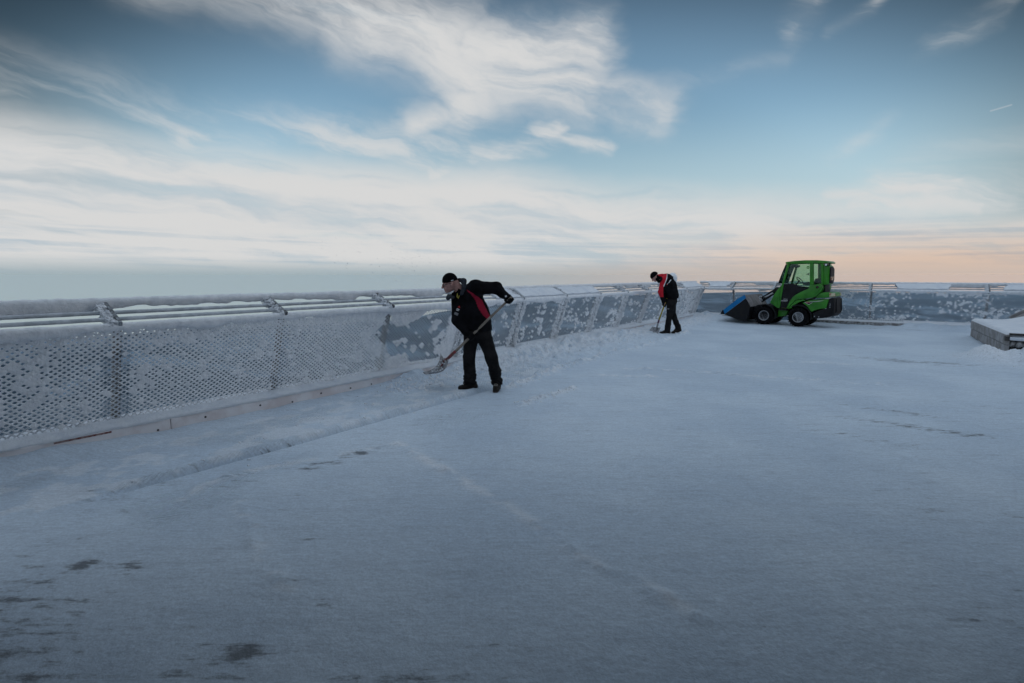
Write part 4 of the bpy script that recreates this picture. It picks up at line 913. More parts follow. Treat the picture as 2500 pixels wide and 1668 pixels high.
S1 = empty('snow_shovel', (-4.61, 5.47, 0.0), math.atan2(4.61, 5.47)); tag(S1, 'long wooden shaft snow shovel with wide curved metal blade held by the worker in glasses', 'shovel', 'snow shovels in the workers\' hands')
a0, a1 = q1(1128, 392, -0.19), q1(425, 1064, -0.11)
MB().tube([a0 + (a1 - a0) * t + np.array([0, 0, 0.004 * math.sin(5 * t)]) for t in np.linspace(0, 0.885, 9)], np.linspace(0.0165, 0.0195, 9), 10).build('shaft', M_wood, S1, True)
MB().tube([a0 + (a1 - a0) * t for t in (0.87, 0.94, 1.02)], [0.022, 0.023, 0.020], 10).build('socket', M_redp, S1, True)
Lx = []; tn, tf = q1(245, 1212, -0.20), q1(132, 1270, 0.17); un, uf = q1(440, 1075, -0.20), q1(335, 1062, 0.16)
NU, NV = 14, 11; Vt = []
for i in range(NU + 1):
    t = i / NU
    for j in range(NV + 1):
        s_ = j / NV; A0 = un + (uf - un) * s_; B0 = tn + (tf - tn) * s_; p_ = A0 + (B0 - A0) * t
        p_ = p_ + np.array([0.04, 0, -0.075]) * math.sin(math.pi * t ** 0.8) + np.array([0, 0, 0.03]) * (abs(2 * s_ - 1) ** 2.5) + np.array([0, 0, 0.006]) * math.cos(s_ * math.pi * 8) * (1 - t)
        Vt.append(p_)
Vt = np.array(Vt); I = np.arange((NU + 1) * (NV + 1)).reshape(NU + 1, NV + 1); Q = np.stack([I[:-1, :-1], I[1:, :-1], I[1:, 1:], I[:-1, 1:]], -1).reshape(-1, 4)
bl = link_mesh('blade', Vt, [tuple(x) for x in Q.tolist()], M_alu, S1, True); so = bl.modifiers.new('thick', 'SOLIDIFY'); so.thickness = 0.005
MB().tube([un * .5 + uf * .5 + np.array([0.02, 0, 0.0]), (un + uf) * .5 * 0.7 + (tn + tf) * .5 * 0.3 + np.array([0.03, 0, -0.05])], [0.018, 0.010], 8).build('rivet_strap', M_redp, S1, True)
MB().add(*tufts(np.array([(un * (1 - t) + tn * t) * (1 - s_) + (uf * (1 - t) + tf * t) * s_ + np.array([0.03, 0, -0.045]) * math.sin(math.pi * t) for t, s_ in np.random.default_rng(3).random((34, 2)) * [0.8, 1] + [0.1, 0]]), 0.014, 5, 0.6)).build('snow_crust', M_pow, S1)['kind'] = 'stuff'

# ---- the stooping worker farther down
P2 = empty('person', (-5.03, 13.93, -0.010), math.atan2(5.03, 13.93)); tag(P2, 'person in red and black jacket, head bowed, scraping with a yellow shovel by the kerb', 'person', 'workers clearing the terrace')
q2 = lambda a, b, y=0.0: np.array([(a - 650) / 715.0, y, (1370 - b) / 683.0])
hc2 = q2(418, 292, 0.0); H2 = frame((-0.66, -0.10, -0.74), 0.0)
Ls2, Le2, Lw2, Lh2 = q2(600, 345, -0.13), q2(548, 575, -0.15), q2(604, 745, -0.12), q2(628, 800, -0.10)
Rs2, Re2, Rw2, Rh2 = q2(585, 360, 0.14), q2(560, 560, 0.16), q2(632, 660, 0.04), q2(650, 728, -0.02)
def body2(P):
    d = head_sdf(P, hc2, H2)
    d = smin(d, cap(P, q2(455, 300), q2(560, 320), 0.06, 0.07), 0.03)
    d = smin(d, chain(P, [q2(610, 350), q2(690, 500), q2(755, 740)], [.13, .12, .12], 0.05), 0.05)
    for pts in ([q2(620, 340), Ls2, Le2, Lw2, Lh2], [q2(620, 340), Rs2, Re2, Rw2, Rh2]): d = smin(d, chain(P, pts, [.07, .06, .045, .032, .028], 0.03), 0.03)
    d = smin(d, chain(P, [q2(742, 760, -.07), q2(725, 1000, -.08), q2(702, 1300, -.08), q2(620, 1345, -.08)], [.085, .06, .04, .03], 0.03), 0.04)
    return smin(d, chain(P, [q2(765, 760, .08), q2(800, 1010, .08), q2(905, 1255, .08), q2(830, 1335, .08)], [.085, .06, .04, .03], 0.03), 0.04)
sdf_obj('body', body2, (-0.56, -0.32, 0.0), (0.52, 0.34, 1.74), 0.0105, M_skin, P2)
sdf_obj('beanie', lambda P: np.maximum(ell((P - hc2) @ H2, (0, -0.02, 0.034), (0.092, 0.118, 0.112)), 0.018 - 0.25 * (((P - hc2) @ H2)[:, 1]) * -0.3 - ((P - hc2) @ H2)[:, 2]), hc2 - 0.19, hc2 + 0.19, 0.010, M_knit, P2)
def jacket2(P):
    Pf = P * np.array([1, 1.0, 1])
    d = chain(Pf, [q2(762, 640), q2(715, 480), q2(660, 345)], [.178, .178, .158], 0.06)
    d = np.maximum(d, (q2(0, 745)[2] - P[:, 2]) + 0.36 * (P[:, 0] - q2(700, 0)[0]))
    for a_, b_, c_, d_ in ((q2(660, 340, -.03), Ls2, Le2, Lw2), (q2(660, 340, .03), Rs2, Re2, Rw2)):
        d = smin(d, cap(P, a_, b_, .12, .10), .06); d = smin(d, chain(P, [b_, c_, d_], [.10, .078, .055], 0.03), 0.04)
    d = smin(d, chain(P, [q2(495, 285, -0.02), q2(545, 290, 0.0), q2(610, 300, 0)], [.07, .085, .10], .03), .04)
    return d - 0.026 * (fbm(P * [9, 9, 14], 3, 25) - 0.5) - 0.008 * (fbm(P * [22, 22, 40], 2, 9) - 0.5)
RED2 = [(440, 190), (560, 190), (600, 240), (648, 225), (652, 270), (640, 340), (592, 462), (590, 560), (602, 662), (520, 668), (470, 500), (440, 430), (530, 400), (575, 330), (560, 290), (480, 262)]
PIPE = [(642, 232), (658, 236), (656, 300), (645, 352), (602, 470), (588, 462), (632, 345), (644, 290)]
def paint2(c, nr):
    x = c[:, 0] * 715 + 650; z_ = 1370 - c[:, 2] * 683
    r_ = in_poly(x, z_, RED2); p_ = in_poly(x, z_, PIPE) & (nr[:, 1] < 0.3)
    return np.where(p_, 2, np.where(r_, 1, 0))
sdf_obj('jacket', jacket2, (-0.46, -0.34, 0.72), (0.5, 0.38, 1.74), 0.0115, [M_black, M_red2, M_white], P2, paint2)
sdf_obj('collar', lambda P: chain(P, [q2(462, 330, -.07), q2(500, 372, -.04), q2(520, 360, .07), q2(480, 300, .09)], [.04, .042, .042, .04], 0.02), (-0.4, -0.18, 1.3), (-0.05, 0.2, 1.7), 0.011, M_knit, P2)
m = MB(); 
for a_, b_, w_ in (((655, 432), (676, 408), .010), ((684, 400), (706, 375), .012), ((700, 372), (728, 342), .016)): m.tube([q2(*a_, -.185), q2(*b_, -.172)], w_ * 0.8, 4)
m.build('sleeve_print', M_white, P2); MB().tube([q2(648, 438, -.186), q2(660, 424, -.184)], 0.012, 4).build('sleeve_mark', M_badge_red, P2)
MB().box(-.03, .03, -.004, .004, -.012, .012, 0, Matrix.Translation(q2(697, 882, -0.165))).build('trouser_print', M_grey, P2)
def trousers2(P):
    d = ell(P, q2(755, 735), (0.155, 0.15, 0.13))
    d = smin(d, chain(P, [q2(740, 770, -.07), q2(728, 1000, -.08), q2(705, 1180, -.08), q2(697, 1290, -.08)], [.110, .082, .075, .080], 0.03), 0.05)
    d = smin(d, chain(P, [q2(765, 770, .08), q2(790, 985, .08), q2(858, 1150, .08), q2(900, 1245, .08)], [.108, .080, .072, .076], 0.03), 0.05)
    return np.maximum(d - 0.022 * (fbm(P * [10, 10, 17], 3, 35) - 0.5), 0.07 - P[:, 2])
sdf_obj('trousers', trousers2, (-0.12, -0.26, 0.04), (0.48, 0.26, 1.06), 0.0115, M_trs, P2)
boot(q2(700, 1290, -.08), (q2(722, 0)[0], -0.08, 0.0), (q2(572, 0)[0], -0.09, 0.0), P2, 0)
boot(q2(905, 1240, .08), (q2(940, 0)[0], 0.08, 0.065), (q2(805, 0)[0], 0.07, 0.002), P2, 0)
SH2 = unit(q2(510, 1180, -.14) - q2(640, 770, -.10))
glove('glove', Lh2, Lw2, SH2, P2, 3, 1); glove('glove', Rh2 + np.array([0.0, -0.06, 0]), Rw2, SH2, P2, 4, -1)
S2 = empty('snow_shovel', (-5.03, 13.93, 0.0), math.atan2(5.03, 13.93)); tag(S2, 'yellow shaft shovel with grey metal blade pressed to the snow by the stooping worker', 'shovel', 'snow shovels in the workers\' hands')
MB().tube([q2(668, 690, -.08), q2(640, 770, -.10), q2(528, 1108, -.135)], 0.019, 10).build('shaft', M_yel, S2, True)
MB().tube([q2(530, 1100, -.135), q2(509, 1178, -.14)], [.024, .022], 10).build('collar', M_purp, S2, True)
MB().tube([q2(512, 1165, -.14), q2(498, 1240, -.145), q2(486, 1310, -.15)], [.024, .026, .012], 10).build('socket', M_alu, S2, True)
C4 = [q2(405, 1243, .04), q2(565, 1232, -.28), q2(500, 1384, -.34), q2(288, 1378, .03)]; Vt = []
for i in range(11):
    t = i / 10
    for j in range(11):
        s_ = j / 10; p_ = (C4[0] * (1 - s_) + C4[1] * s_) * (1 - t) + (C4[3] * (1 - s_) + C4[2] * s_) * t
        Vt.append(p_ + np.array([0.03, 0.03, -0.02]) * math.sin(math.pi * s_) + np.array([0, 0, -0.012]) * math.sin(math.pi * t) + np.array([-.02, -.0, 0.0]) * math.sin(math.pi * s_) * t)
Vt = np.array(Vt); I = np.arange(121).reshape(11, 11); Q = np.stack([I[:-1, :-1], I[1:, :-1], I[1:, 1:], I[:-1, 1:]], -1).reshape(-1, 4)
bl = link_mesh('blade', Vt, [tuple(x) for x in Q.tolist()], M_alu, S2, True); so = bl.modifiers.new('thick', 'SOLIDIFY'); so.thickness = 0.005

# ------------------------------------------------------------------ compact articulated loader
M_green = mat('green_loader_paint', (0.036, 0.225, 0.016), 0.34, spec=0.3, coat=0.2, base2=(0.022, 0.15, 0.012), vscale=3, bump=0.05, bscale=6)
M_blk = mat('black_loader_plastic', (0.006, 0.0065, 0.008), 0.55, spec=0.22, base2=(0.012, 0.012, 0.014), vscale=8)
M_steel = mat('dark_bucket_steel', (0.009, 0.010, 0.013), 0.65, spec=0.2, base2=(0.016, 0.015, 0.015), vscale=7, bump=0.3, bscale=30)
M_blue = mat('blue_bucket_paint', (0.004, 0.17, 0.42), 0.5, spec=0.3, base2=(0.004, 0.14, 0.36), vscale=5)
M_galv = mat('ribbed_grey_steel', (0.20, 0.19, 0.19), 0.5, metal=0.4, base2=(0.31, 0.29, 0.29), vscale=6)
M_tyre = mat('black_tyre_rubber', (0.006, 0.006, 0.007), 0.85, spec=0.12, bump=0.4, bscale=50)
M_rim = mat('silver_rim', (0.50, 0.52, 0.55), 0.45, metal=0.15)
M_lens = mat('clear_lamp_lens', (0.55, 0.52, 0.36), 0.15, spec=0.8, base2=(0.30, 0.10, 0.05), vscale=14)
M_seat = mat('black_seat_vinyl', (0.015, 0.015, 0.017), 0.6)
M_amber = mat('dark_red_lens', (0.10, 0.02, 0.015), 0.2, spec=0.7)
M_glass = bpy.data.materials.new('green_tinted_glass'); M_glass.use_nodes = True
n = NT(M_glass.node_tree); n.n.clear()
tb = n.node('ShaderNodeBsdfTransparent'); tb.inputs[0].default_value = (0.74, 0.88, 0.80, 1)
gb = n.node('ShaderNodeBsdfGlossy'); gb.inputs['Roughness'].default_value = 0.03; gb.inputs[0].default_value = (0.9, 1, 0.95, 1)
fr = n.node('ShaderNodeFresnel'); fr.inputs[0].default_value = 1.45; ms = n.node('ShaderNodeMixShader'); n.l.new(fr.outputs[0], ms.inputs[0]); n.l.new(tb.outputs[0], ms.inputs[1]); n.l.new(gb.outputs[0], ms.inputs[2])
n.l.new(ms.outputs[0], n.node('ShaderNodeOutputMaterial').inputs['Surface'])

LO = empty('compact_loader', (-3.39, 18.54, -0.012), R(-9)); tag(LO, 'small green cab loader with blue edged bucket parked by the far railing', 'loader')
def pr(name, poly, y0, y1, mt, bev=0.02, parent=None):
    return rounded(MB().prism(poly, y0, y1, bev).build(name, mt, parent or LO))
def wheel(x, near):
    y0, y1 = (0.0, 0.25) if near else (0.81, 1.06); sgn = 1 if near else -1; fy = y0 if near else y1
    w_ = MB().lathe([(0.055, 0.03 * sgn), (0.055, 0.2 * sgn), (0.03, 0.21 * sgn)], (x, fy, 0.31), 1, 16).build('wheel', M_blk, LO, True)
    prof = [(0.158, 0.010), (0.175, 0.0), (0.235, -0.004), (0.275, 0.008), (0.298, 0.04), (0.302, 0.125), (0.298, 0.21), (0.275, 0.242), (0.235, 0.254), (0.175, 0.25), (0.158, 0.24)]
    m = MB().lathe([(r, h * sgn) for r, h in prof], (x, fy, 0.31), 1, 40)
    for k in range(22):
        q = 2 * math.pi * k / 22
        for s_ in (0, 1):
            q2_ = q + s_ * math.pi / 22; Mx = Matrix.Translation((x, fy + sgn * (0.07 + 0.11 * s_), 0.31)) @ Matrix.Rotation(q2_, 4, 'Y') @ Matrix.Rotation(R(32 if s_ else -32), 4, 'Z')
            m.box(0.290, 0.313, -0.062, 0.062, -0.016, 0.016, 0, Mx)
    m.build('tyre', M_tyre, w_)
    rim = MB().lathe([(0.165, 0.010), (0.160, 0.0), (0.148, 0.004), (0.140, 0.03), (0.128, 0.05), (0.118, 0.10), (0.095, 0.098), (0.085, 0.07), (0.03, 0.062), (0.0, 0.062)] if near else [(0.165, -0.010), (0.160, 0.0), (0.148, -0.004), (0.140, -0.03), (0.118, -0.10), (0.085, -0.07), (0.0, -0.062)], (x, fy, 0.31), 1, 36).build('rim', M_rim, w_)
    rounded(rim, 50)
    m = MB().lathe([(0.032, 0.062 * sgn), (0.032, 0.045 * sgn), (0.026, 0.04 * sgn), (0.0, 0.04 * sgn)], (x, fy, 0.31), 1, 16)
    for k in range(5):
        q = 2 * math.pi * k / 5 + 0.3; m.lathe([(0.011, 0.066 * sgn), (0.011, 0.055 * sgn), (0.0, 0.054 * sgn)], (x + 0.062 * math.cos(q), fy, 0.31 + 0.062 * math.sin(q)), 1, 8)
    m.build('hub', M_blk, w_)
for x in (0.0, 1.035):
    for nr_ in (True, False): wheel(x, nr_)
def fender(cx, a0, a1, r0, r1, y0, y1):
    an = np.linspace(R(a0), R(a1), 12); poly = [(cx + r1 * math.cos(t), 0.31 + r1 * math.sin(t)) for t in an] + [(cx + r0 * math.cos(t), 0.31 + r0 * math.sin(t)) for t in an[::-1]]
    return pr('fender', poly, y0, y1, M_blk, 0.006)
fender(0.0, -12, 118, 0.345, 0.375, -0.01, 0.27); fender(0.0, -12, 118, 0.345, 0.375, 0.79, 1.07)
fender(1.035, -8, 122, 0.36, 0.40, -0.01, 0.27); fender(1.035, -8, 122, 0.36, 0.40, 0.79, 1.07)
pr('chassis', [(-0.42, 0.30), (-0.42, 0.58), (-0.30, 0.64), (0.12, 0.66), (0.30, 0.60), (0.34, 0.28)], 0.27, 0.79, M_blk)
pr('quick_hitch', [(-0.42, 0.22), (-0.36, 0.60), (-0.24, 0.62), (-0.18, 0.50), (-0.26, 0.20)], 0.1, 0.96, M_blk)
pr('articulation_frame', [(0.385, 0.56), (0.69, 0.55), (0.62, 0.33), (0.37, 0.277)], 0.2, 0.86, M_green)
pr('engine_block', [(0.68, 0.32), (0.72, 0.60), (0.95, 0.80), (1.55, 0.90), (1.60, 0.30)], 0.27, 0.79, M_blk)
pr('step', [(0.42, 0.545), (0.70, 0.545), (0.69, 0.50), (0.42, 0.50)], 0.02, 0.2, M_blk, 0.008)
# cab
pr('roof', [(0.529, 2.025), (0.56, 2.052), (0.80, 2.080), (1.10, 2.094), (1.45, 2.088), (1.66, 2.064), (1.72, 2.02), (1.71, 1.985), (0.56, 1.985)], 0.06, 1.0, M_green, 0.022)
fm = MB()
for y0, y1 in ((0.075, 0.135), (0.925, 0.985)):
    fm.prism([(0.585, 1.984), (0.652, 1.984), (0.53, 1.37), (0.455, 0.575), (0.405, 0.575), (0.44, 1.2)], y0, y1, 0.012)
    fm.prism([(1.238, 1.984), (1.345, 1.984), (1.386, 1.39), (1.40, 1.312), (1.285, 1.312)], y0, y1, 0.010)
    fm.prism([(1.535, 1.984), (1.61, 1.984), (1.66, 1.36), (1.60, 1.36)], y0, y1, 0.010)
fm.prism([(0.56, 1.984), (0.66, 1.984), (0.655, 1.93), (0.57, 1.93)], 0.137, 0.923, 0.008)
rounded(fm.build('cab_frame', M_green, LO))
for y0 in (0.140, 0.914): MB().prism([(0.652, 1.975), (1.236, 1.975), (1.282, 1.26), (0.505, 1.22)], y0, y0 + 0.006).build('side_window', M_glass, LO)
for y0 in (0.100, 0.954): MB().prism([(1.348, 1.975), (1.53, 1.975), (1.597, 1.385), (1.39, 1.395)], y0, y0 + 0.006).build('rear_quarter_window', M_glass, LO)
wsm = MB(); wsm.prism([(0.556, 1.98), (0.562, 1.98), (0.45, 1.62), (0.374, 1.36), (0.367, 1.36), (0.443, 1.62)], 0.09, 0.97); wsm.build('windscreen', M_glass, LO)
MB().tube([(0.556, 0.085, 1.975), (0.49, 0.08, 1.78), (0.43, 0.078, 1.59), (0.372, 0.078, 1.39), (0.375, 0.08, 1.345), (0.44, 0.085, 1.32)], 0.011, 7).tube([(0.556, 0.975, 1.975), (0.49, 0.98, 1.78), (0.43, 0.982, 1.59), (0.372, 0.982, 1.39), (0.375, 0.98, 1.345), (0.44, 0.975, 1.32)], 0.011, 7).build('windscreen_seal', M_blk, LO, True)
MB().prism([(1.612, 1.975), (1.618, 1.975), (1.665, 1.385), (1.659, 1.385)], 0.14, 0.92).build('rear_window', M_glass, LO)
dr = pr('door', [(0.512, 1.345), (0.78, 1.365), (0.86, 1.34), (1.0, 1.245), (1.275, 1.215), (1.06, 1.10), (0.83, 0.95), (0.715, 0.69), (0.672, 0.585), (0.462, 0.585)], 0.088, 0.125, M_blk, 0.006)
MB().tube([(0.575, 0.088, 1.26), (0.575, 0.06, 1.25), (0.575, 0.06, 1.17), (0.575, 0.088, 1.16)], 0.010, 6).build('handle', M_seat, dr, True)
pr('far_door', [(0.512, 1.30), (1.275, 1.215), (1.06, 1.10), (0.83, 0.95), (0.715, 0.69), (0.672, 0.585), (0.462, 0.585)], 0.935, 0.972, M_blk, 0.006)
pr('dashboard', [(0.50, 0.7), (0.55, 1.25), (0.66, 1.33), (0.76, 1.28), (0.72, 0.7)], 0.15, 0.90, M_blk, 0.02)
MB().tube([(0.66, 0.53, 1.2), (0.86, 0.53, 1.46)], 0.025, 8).build('steering_column', M_blk, LO, True)
MB().tube([(0.86 + 0.10 * math.cos(t) * 0.82, 0.53 + 0.17 * math.sin(t), 1.47 - 0.12 * math.cos(t) * 0.75 + 0.0) for t in np.linspace(0, 2 * math.pi, 21)], 0.014, 6).build('steering_wheel', M_seat, LO, True)
st = pr('seat', [(1.0, 1.10), (0.98, 1.22), (1.12, 1.24), (1.26, 1.22), (1.34, 1.52), (1.42, 1.54), (1.44, 1.20), (1.40, 1.08)], 0.34, 0.74, M_seat, 0.035)
pr('armrest', [(1.02, 1.33), (1.04, 1.40), (1.22, 1.43), (1.28, 1.36), (1.24, 1.31)], 0.26, 0.33, M_seat, 0.02, st)
MB().tube([(0.62, 0.16, 1.70), (0.60, 0.17, 1.62), (0.565, 0.17, 1.50), (0.55, 0.16, 1.46)], 0.011, 6).tube([(0.70, 0.9, 1.44), (0.62, 0.6, 1.43), (0.56, 0.2, 1.40)], 0.009, 6).build('grab_rail', M_blk, LO, True)
MB().tube([(0.68, 0.30, 1.93), (0.80, 0.30, 1.90), (0.90, 0.30, 1.92)], [.03, .045, .03], 8).build('sun_visor', M_blk, LO, True)
MB().tube([(0.92, 0.95, 1.66), (0.99, 0.95, 1.67)], 0.016, 6).box(0.985, 1.0, 0.93, 0.97, 1.63, 1.71).build('latch', M_blk, LO)
MB().tube([(1.20 + 0.030 * math.cos(t), 0.07, 1.87 + 0.030 * math.sin(t)) for t in np.linspace(0, 2 * math.pi, 13)], 0.012, 6).build('lifting_eye', M_green, LO, True)
# body panels
for y0, y1 in ((0.03, 0.22), (0.84, 1.03)):
    pr('side_body', [(1.285, 1.31), (1.63, 1.384), (1.65, 1.24), (1.62, 1.13), (1.50, 0.99), (1.40, 0.925), (1.17, 0.90), (0.935, 0.852), (0.80, 0.70), (0.71, 0.57), (0.665, 0.57), (0.70, 0.66), (0.75, 0.80), (0.84, 0.95), (0.95, 1.04), (1.06, 1.11), (1.27, 1.22)], y0, y1, M_green, 0.014)
    pr('lower_body', [(1.15, 0.885), (0.94, 0.838), (0.80, 0.685), (0.715, 0.56), (0.80, 0.58), (0.93, 0.72), (1.05, 0.80), (1.20, 0.84)], y0 + 0.015, y1 - 0.015, M_green, 0.010)
pr('rear_bulkhead', [(1.29, 1.30), (1.63, 1.38), (1.64, 1.20), (1.50, 0.98), (1.30, 0.95)], 0.22, 0.84, M_blk, 0.01)
pr('cowl', [(0.435, 1.295), (0.32, 1.121), (0.222, 0.946), (0.143, 0.731), (0.385, 0.567), (0.41, 0.588), (0.425, 1.0)], 0.085, 0.975, M_green, 0.018)
pr('air_box', [(1.60, 1.965), (1.74, 1.925), (1.775, 1.885), (1.795, 1.36), (1.65, 1.335)], 0.10, 0.60, M_green, 0.02)
pr('rear_grille', [(1.777, 1.89), (1.815, 1.82), (1.83, 1.50), (1.81, 1.38), (1.797, 1.39)], 0.14, 0.54, M_blk, 0.012)
wl = MB().box(1.815, 1.86, 0.15, 0.27, 1.47, 1.60).build('work_light', M_blk, LO); MB().box(1.861, 1.867, 0.16, 0.26, 1.48, 1.59).box(1.82, 1.855, 0.142, 0.149, 1.48, 1.59).build('lens', M_lens, wl)
wl = MB().lathe([(0.03, 0.0), (0.045, 0.03), (0.045, 0.05)], (1.70, 0.03, 1.945), 1, 14).build('work_light', M_blk, LO); MB().lathe([(0.0, -0.004), (0.03, -0.002), (0.03, 0.0)], (1.70, 0.029, 1.945), 1, 14).build('lens', M_white, wl)
MB().tube([(1.745, 0.10, 2.0), (1.775, 0.10, 1.96), (1.765, 0.10, 1.90)], 0.02, 7).build('wiring', M_blk, LO, True)
pr('neck', [(1.60, 1.36), (1.68, 1.34), (1.70, 1.10), (1.62, 1.08)], 0.2, 0.7, M_blk, 0.01)
ind = MB().lathe([(0.0, -0.016), (0.028, -0.014), (0.040, 0.0)], (1.515, 0.03, 1.262), 1, 18).build('indicator', M_blk, LO, True); MB().lathe([(0.0, -0.022), (0.016, -0.018), (0.018, -0.012)], (1.515, 0.03, 1.262), 1, 12).build('lens', M_amber, ind, True)
bn = pr('bonnet', [(1.468, 0.915), (1.53, 1.03), (1.586, 1.090), (1.70, 1.112), (1.86, 1.118), (1.96, 1.108), (1.985, 0.99), (1.851, 0.955), (1.7, 0.935)], 0.06, 0.80, M_green, 0.025)
rl = pr('rear_light', [(1.845, 1.100), (1.975, 1.094), (1.992, 0.995), (1.855, 0.972)], 0.035, 0.16, M_lens, 0.01)
pr('rear_light', [(1.845, 1.100), (1.975, 1.094), (1.992, 0.995), (1.855, 0.972)], 0.74, 0.83, M_lens, 0.01)
pr('engine_cover', [(1.125, 0.755), (1.25, 0.83), (1.345, 0.868), (1.852, 0.905), (1.80, 0.625), (1.65, 0.605), (1.541, 0.572), (1.392, 0.495), (1.245, 0.685)], 0.025, 1.035, M_green, 0.02)
cw = pr('counterweight', [(1.858, 0.935), (1.985, 0.972), (2.025, 0.72), (2.035, 0.468), (1.93, 0.368), (1.736, 0.319), (1.478, 0.285), (1.417, 0.44), (1.558, 0.540), (1.70, 0.588), (1.806, 0.606)], 0.0, 0.82, M_blk, 0.05)
m = MB()
for x, z in ((1.50, 0.36), (1.62, 0.355)): m.lathe([(0.0, -0.008), (0.012, -0.006), (0.014, 0.0)], (x, 0.0, z), 1, 10)
for z in (0.66, 0.71, 0.76): m.lathe([(0.0, -0.008), (0.010, -0.006), (0.011, 0.0)], (1.90, 0.0, z), 1, 8)
m.build('bolt', M_rim, cw)
MB().tube([(2.03, 0.12, 0.92), (2.06, 0.12, 0.55), (2.03, 0.12, 0.5)], 0.018, 8).tube([(2.03, 0.66, 0.92), (2.06, 0.66, 0.55), (2.03, 0.66, 0.5)], 0.018, 8).build('rear_guard', M_blk, LO, True)
MB().lathe([(0.0, -0.01), (0.03, 0.0), (0.03, 0.05)], (1.46, 0.0, 0.925), 1, 12).box(1.40, 1.47, 0.0, 0.06, 0.905, 0.945).build('filler_cap', M_blk, LO)
# boom, cylinder, hoses
pr('boom', [(-0.30, 0.80), (-0.22, 0.92), (0.20, 1.235), (0.30, 1.20), (0.24, 1.10), (-0.16, 0.80), (-0.26, 0.72)], 0.44, 0.62, M_blk, 0.015)
MB().tube([(-0.2, 0.40, 0.86), (0.02, 0.38, 0.98), (0.12, 0.38, 1.04)], [.022, .022, .034], 8).build('cylinder_rod', M_rim, LO, True)
m = MB()
for k in range(3): m.tube([(-0.22 + 0.02 * k, 0.34 - 0.04 * k, 0.80 + 0.03 * k), (-0.16, 0.30 - 0.03 * k, 0.90 + 0.02 * k), (-0.08, 0.32, 0.88 - 0.03 * k), (0.06, 0.34, 0.92 + 0.03 * k), (0.18, 0.36, 1.02)], 0.013, 6)
m.build('hose', M_seat, LO, True)
MB().tube([(-0.235 + 0.05 * math.cos(t), 0.30, 0.885 + 0.05 * math.sin(t)) for t in np.linspace(0, 2 * math.pi, 13)], 0.013, 6).tube([(-0.2 + 0.035 * math.cos(t), 0.25, 0.80 + 0.035 * math.sin(t)) for t in np.linspace(0, 2 * math.pi, 13)], 0.011, 6).build('hose_coupling', M_rim, LO, True)
# bucket
Y0, Y1 = -0.20, 1.34
SIDE = [(-1.207, 0.298), (-0.517, 0.875), (-0.37, 0.607), (-0.405, 0.429), (-0.453, 0.156), (-0.56, 0.107), (-0.689, 0.104), (-1.103, 0.251)]
BAND = [(-1.262, 0.44), (-0.80, 0.838), (-0.573, 0.981), (-0.520, 0.880), (-1.209, 0.302)]
bk = MB(); bk.prism(SIDE, Y0, Y0 + 0.014, 0.003); bk.prism(SIDE, Y1 - 0.014, Y1, 0.003)
out = [(-0.398, 0.60), (-0.405, 0.43), (-0.453, 0.16), (-0.56, 0.11), (-0.689, 0.107), (-1.103, 0.252), (-1.34, 0.305)]; inn = [(-1.34, 0.318), (-1.10, 0.268), (-0.685, 0.122), (-0.565, 0.126), (-0.468, 0.17), (-0.421, 0.43), (-0.414, 0.60)]
bk.prism(out + inn, Y0 + 0.016, Y1 - 0.016, 0.0); bko = bk.build('bucket', M_steel, LO)
for y0, y1 in ((Y0 - 0.003, Y0 + 0.014), (Y1 - 0.014, Y1 + 0.003)): MB().prism(BAND, y0, y1, 0.003).build('edge_plate', M_blue, bko)
m = MB()
for y0, y1 in ((Y0 - 0.004, Y0 + 0.02), (Y1 - 0.02, Y1 + 0.004)): m.prism([(-1.36, 0.298), (-1.29, 0.44), (-1.264, 0.44), (-1.211, 0.30)], y0, y1, 0.003)
m.prism([(-1.40, 0.285), (-1.40, 0.296), (-1.22, 0.305), (-1.22, 0.287)], Y0, Y1).build('cutting_edge', M_steel, bko)
m = MB(); d_ = unit(np.array([-0.40 + 0.573, 0, 0.60 - 0.981])); 
m.prism([(-0.586, 0.975), (-0.573, 0.981), (-0.372, 0.604), (-0.385, 0.60)], Y0, Y1, 0.0)
for y in list(np.linspace(Y0 + 0.05, Y0 + 0.36, 7)) + list(np.linspace(Y1 - 0.40, Y1 - 0.06, 7)): m.tube([(-0.566, y, 0.968), (-0.374, y, 0.610)], 0.014, 6)
m.box(-0.39, -0.352, Y0, Y1, 0.588, 0.603).build('back_panel', M_galv, bko)
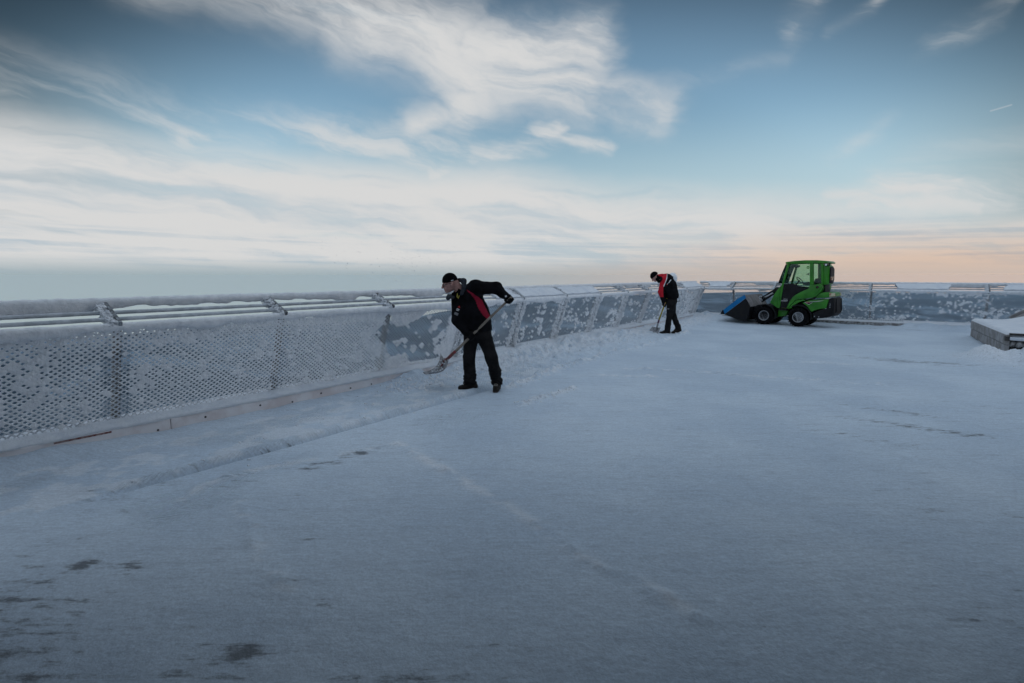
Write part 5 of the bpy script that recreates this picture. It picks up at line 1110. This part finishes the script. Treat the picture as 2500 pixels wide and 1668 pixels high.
# lettering
def text(s_, size, loc, mt, parent, shear=0.0, name='lettering'):
    cu = bpy.data.curves.new('t', 'FONT'); cu.body = s_; cu.size = size; cu.shear = shear; cu.extrude = 0.0015
    tmp = bpy.data.objects.new('t', cu); COL.objects.link(tmp); bpy.context.view_layer.update()
    me = bpy.data.meshes.new_from_object(tmp.evaluated_get(bpy.context.evaluated_depsgraph_get())); bpy.data.objects.remove(tmp); me.name = name
    me.materials.clear(); me.materials.append(mt); o = bpy.data.objects.new(name, me); COL.objects.link(o); o.parent = parent; o.location = loc; o.rotation_euler = (R(90), 0, 0); return o
text('AVANT', 0.060, (0.475, 0.086, 0.79), M_white, dr, 0.25); text('OPTIDRIVE', 0.026, (0.54, 0.086, 0.855), M_white, dr, 0.2)
dec = pr('decal', [(1.19, 0.785), (1.74, 0.868), (1.42, 0.79), (1.31, 0.715)], 0.0205, 0.026, M_white, 0.0); pr('swoosh', [(1.215, 0.778), (1.60, 0.838), (1.40, 0.785), (1.31, 0.728)], 0.018, 0.0203, M_blk, 0.0, dec)
text('635i', 0.062, (1.225, 0.0165, 0.765), M_badge_red, dec, 0.2)

# ------------------------------------------------------------------ flakes thrown into the air
def flakes():
    g = np.random.default_rng(17); nf = 330; rt = np.array([c0, s0, 0]); fw = np.array([-s0, c0, 0])
    lat = g.normal(-1.35, 0.75, nf); dep = g.uniform(6.8, 9.6, nf); z = 1.56 + np.abs(g.normal(0, 0.26, nf)) + 0.12 * g.random(nf)
    C = rt * lat[:, None] + fw * dep[:, None] + np.array([0, 0, 1.0]) * z[:, None]
    C2 = np.column_stack([g.normal(-5.45, 0.10, 150), g.normal(5.0, 0.30, 150), 0.04 + np.abs(g.normal(0, 0.10, 150))])
    C = C[np.argsort(-z)]; V1, F1 = tufts(C[:250], 0.0042, 5, 0.8); Vb, Fb = tufts(C[250:] + np.random.default_rng(2).normal(0, 0.12, (80, 3)), 0.0052, 15, 0.8); V2, F2 = tufts(C2, 0.007, 6, 0.8); m = MB().add(V1, F1).add(Vb, Fb).add(V2, F2)
    tag(m.build('flying_snow', M_pow), kind='stuff')
flakes()

# ------------------------------------------------------------------ cold haze over the lowland
M_haze = bpy.data.materials.new('haze_air'); M_haze.use_nodes = True; n = NT(M_haze.node_tree); n.n.clear()
pv = n.node('ShaderNodeVolumePrincipled'); pv.inputs['Color'].default_value = (0.56, 0.79, 1.0, 1); pv.inputs['Density'].default_value = 0.000026; pv.inputs['Anisotropy'].default_value = 0.3
n.l.new(pv.outputs[0], n.node('ShaderNodeOutputMaterial').inputs['Volume'])
hz_o = MB().box(-18000, 18000, -18000, 18000, -720, 12).build('haze', M_haze); tag(hz_o, kind='stuff')
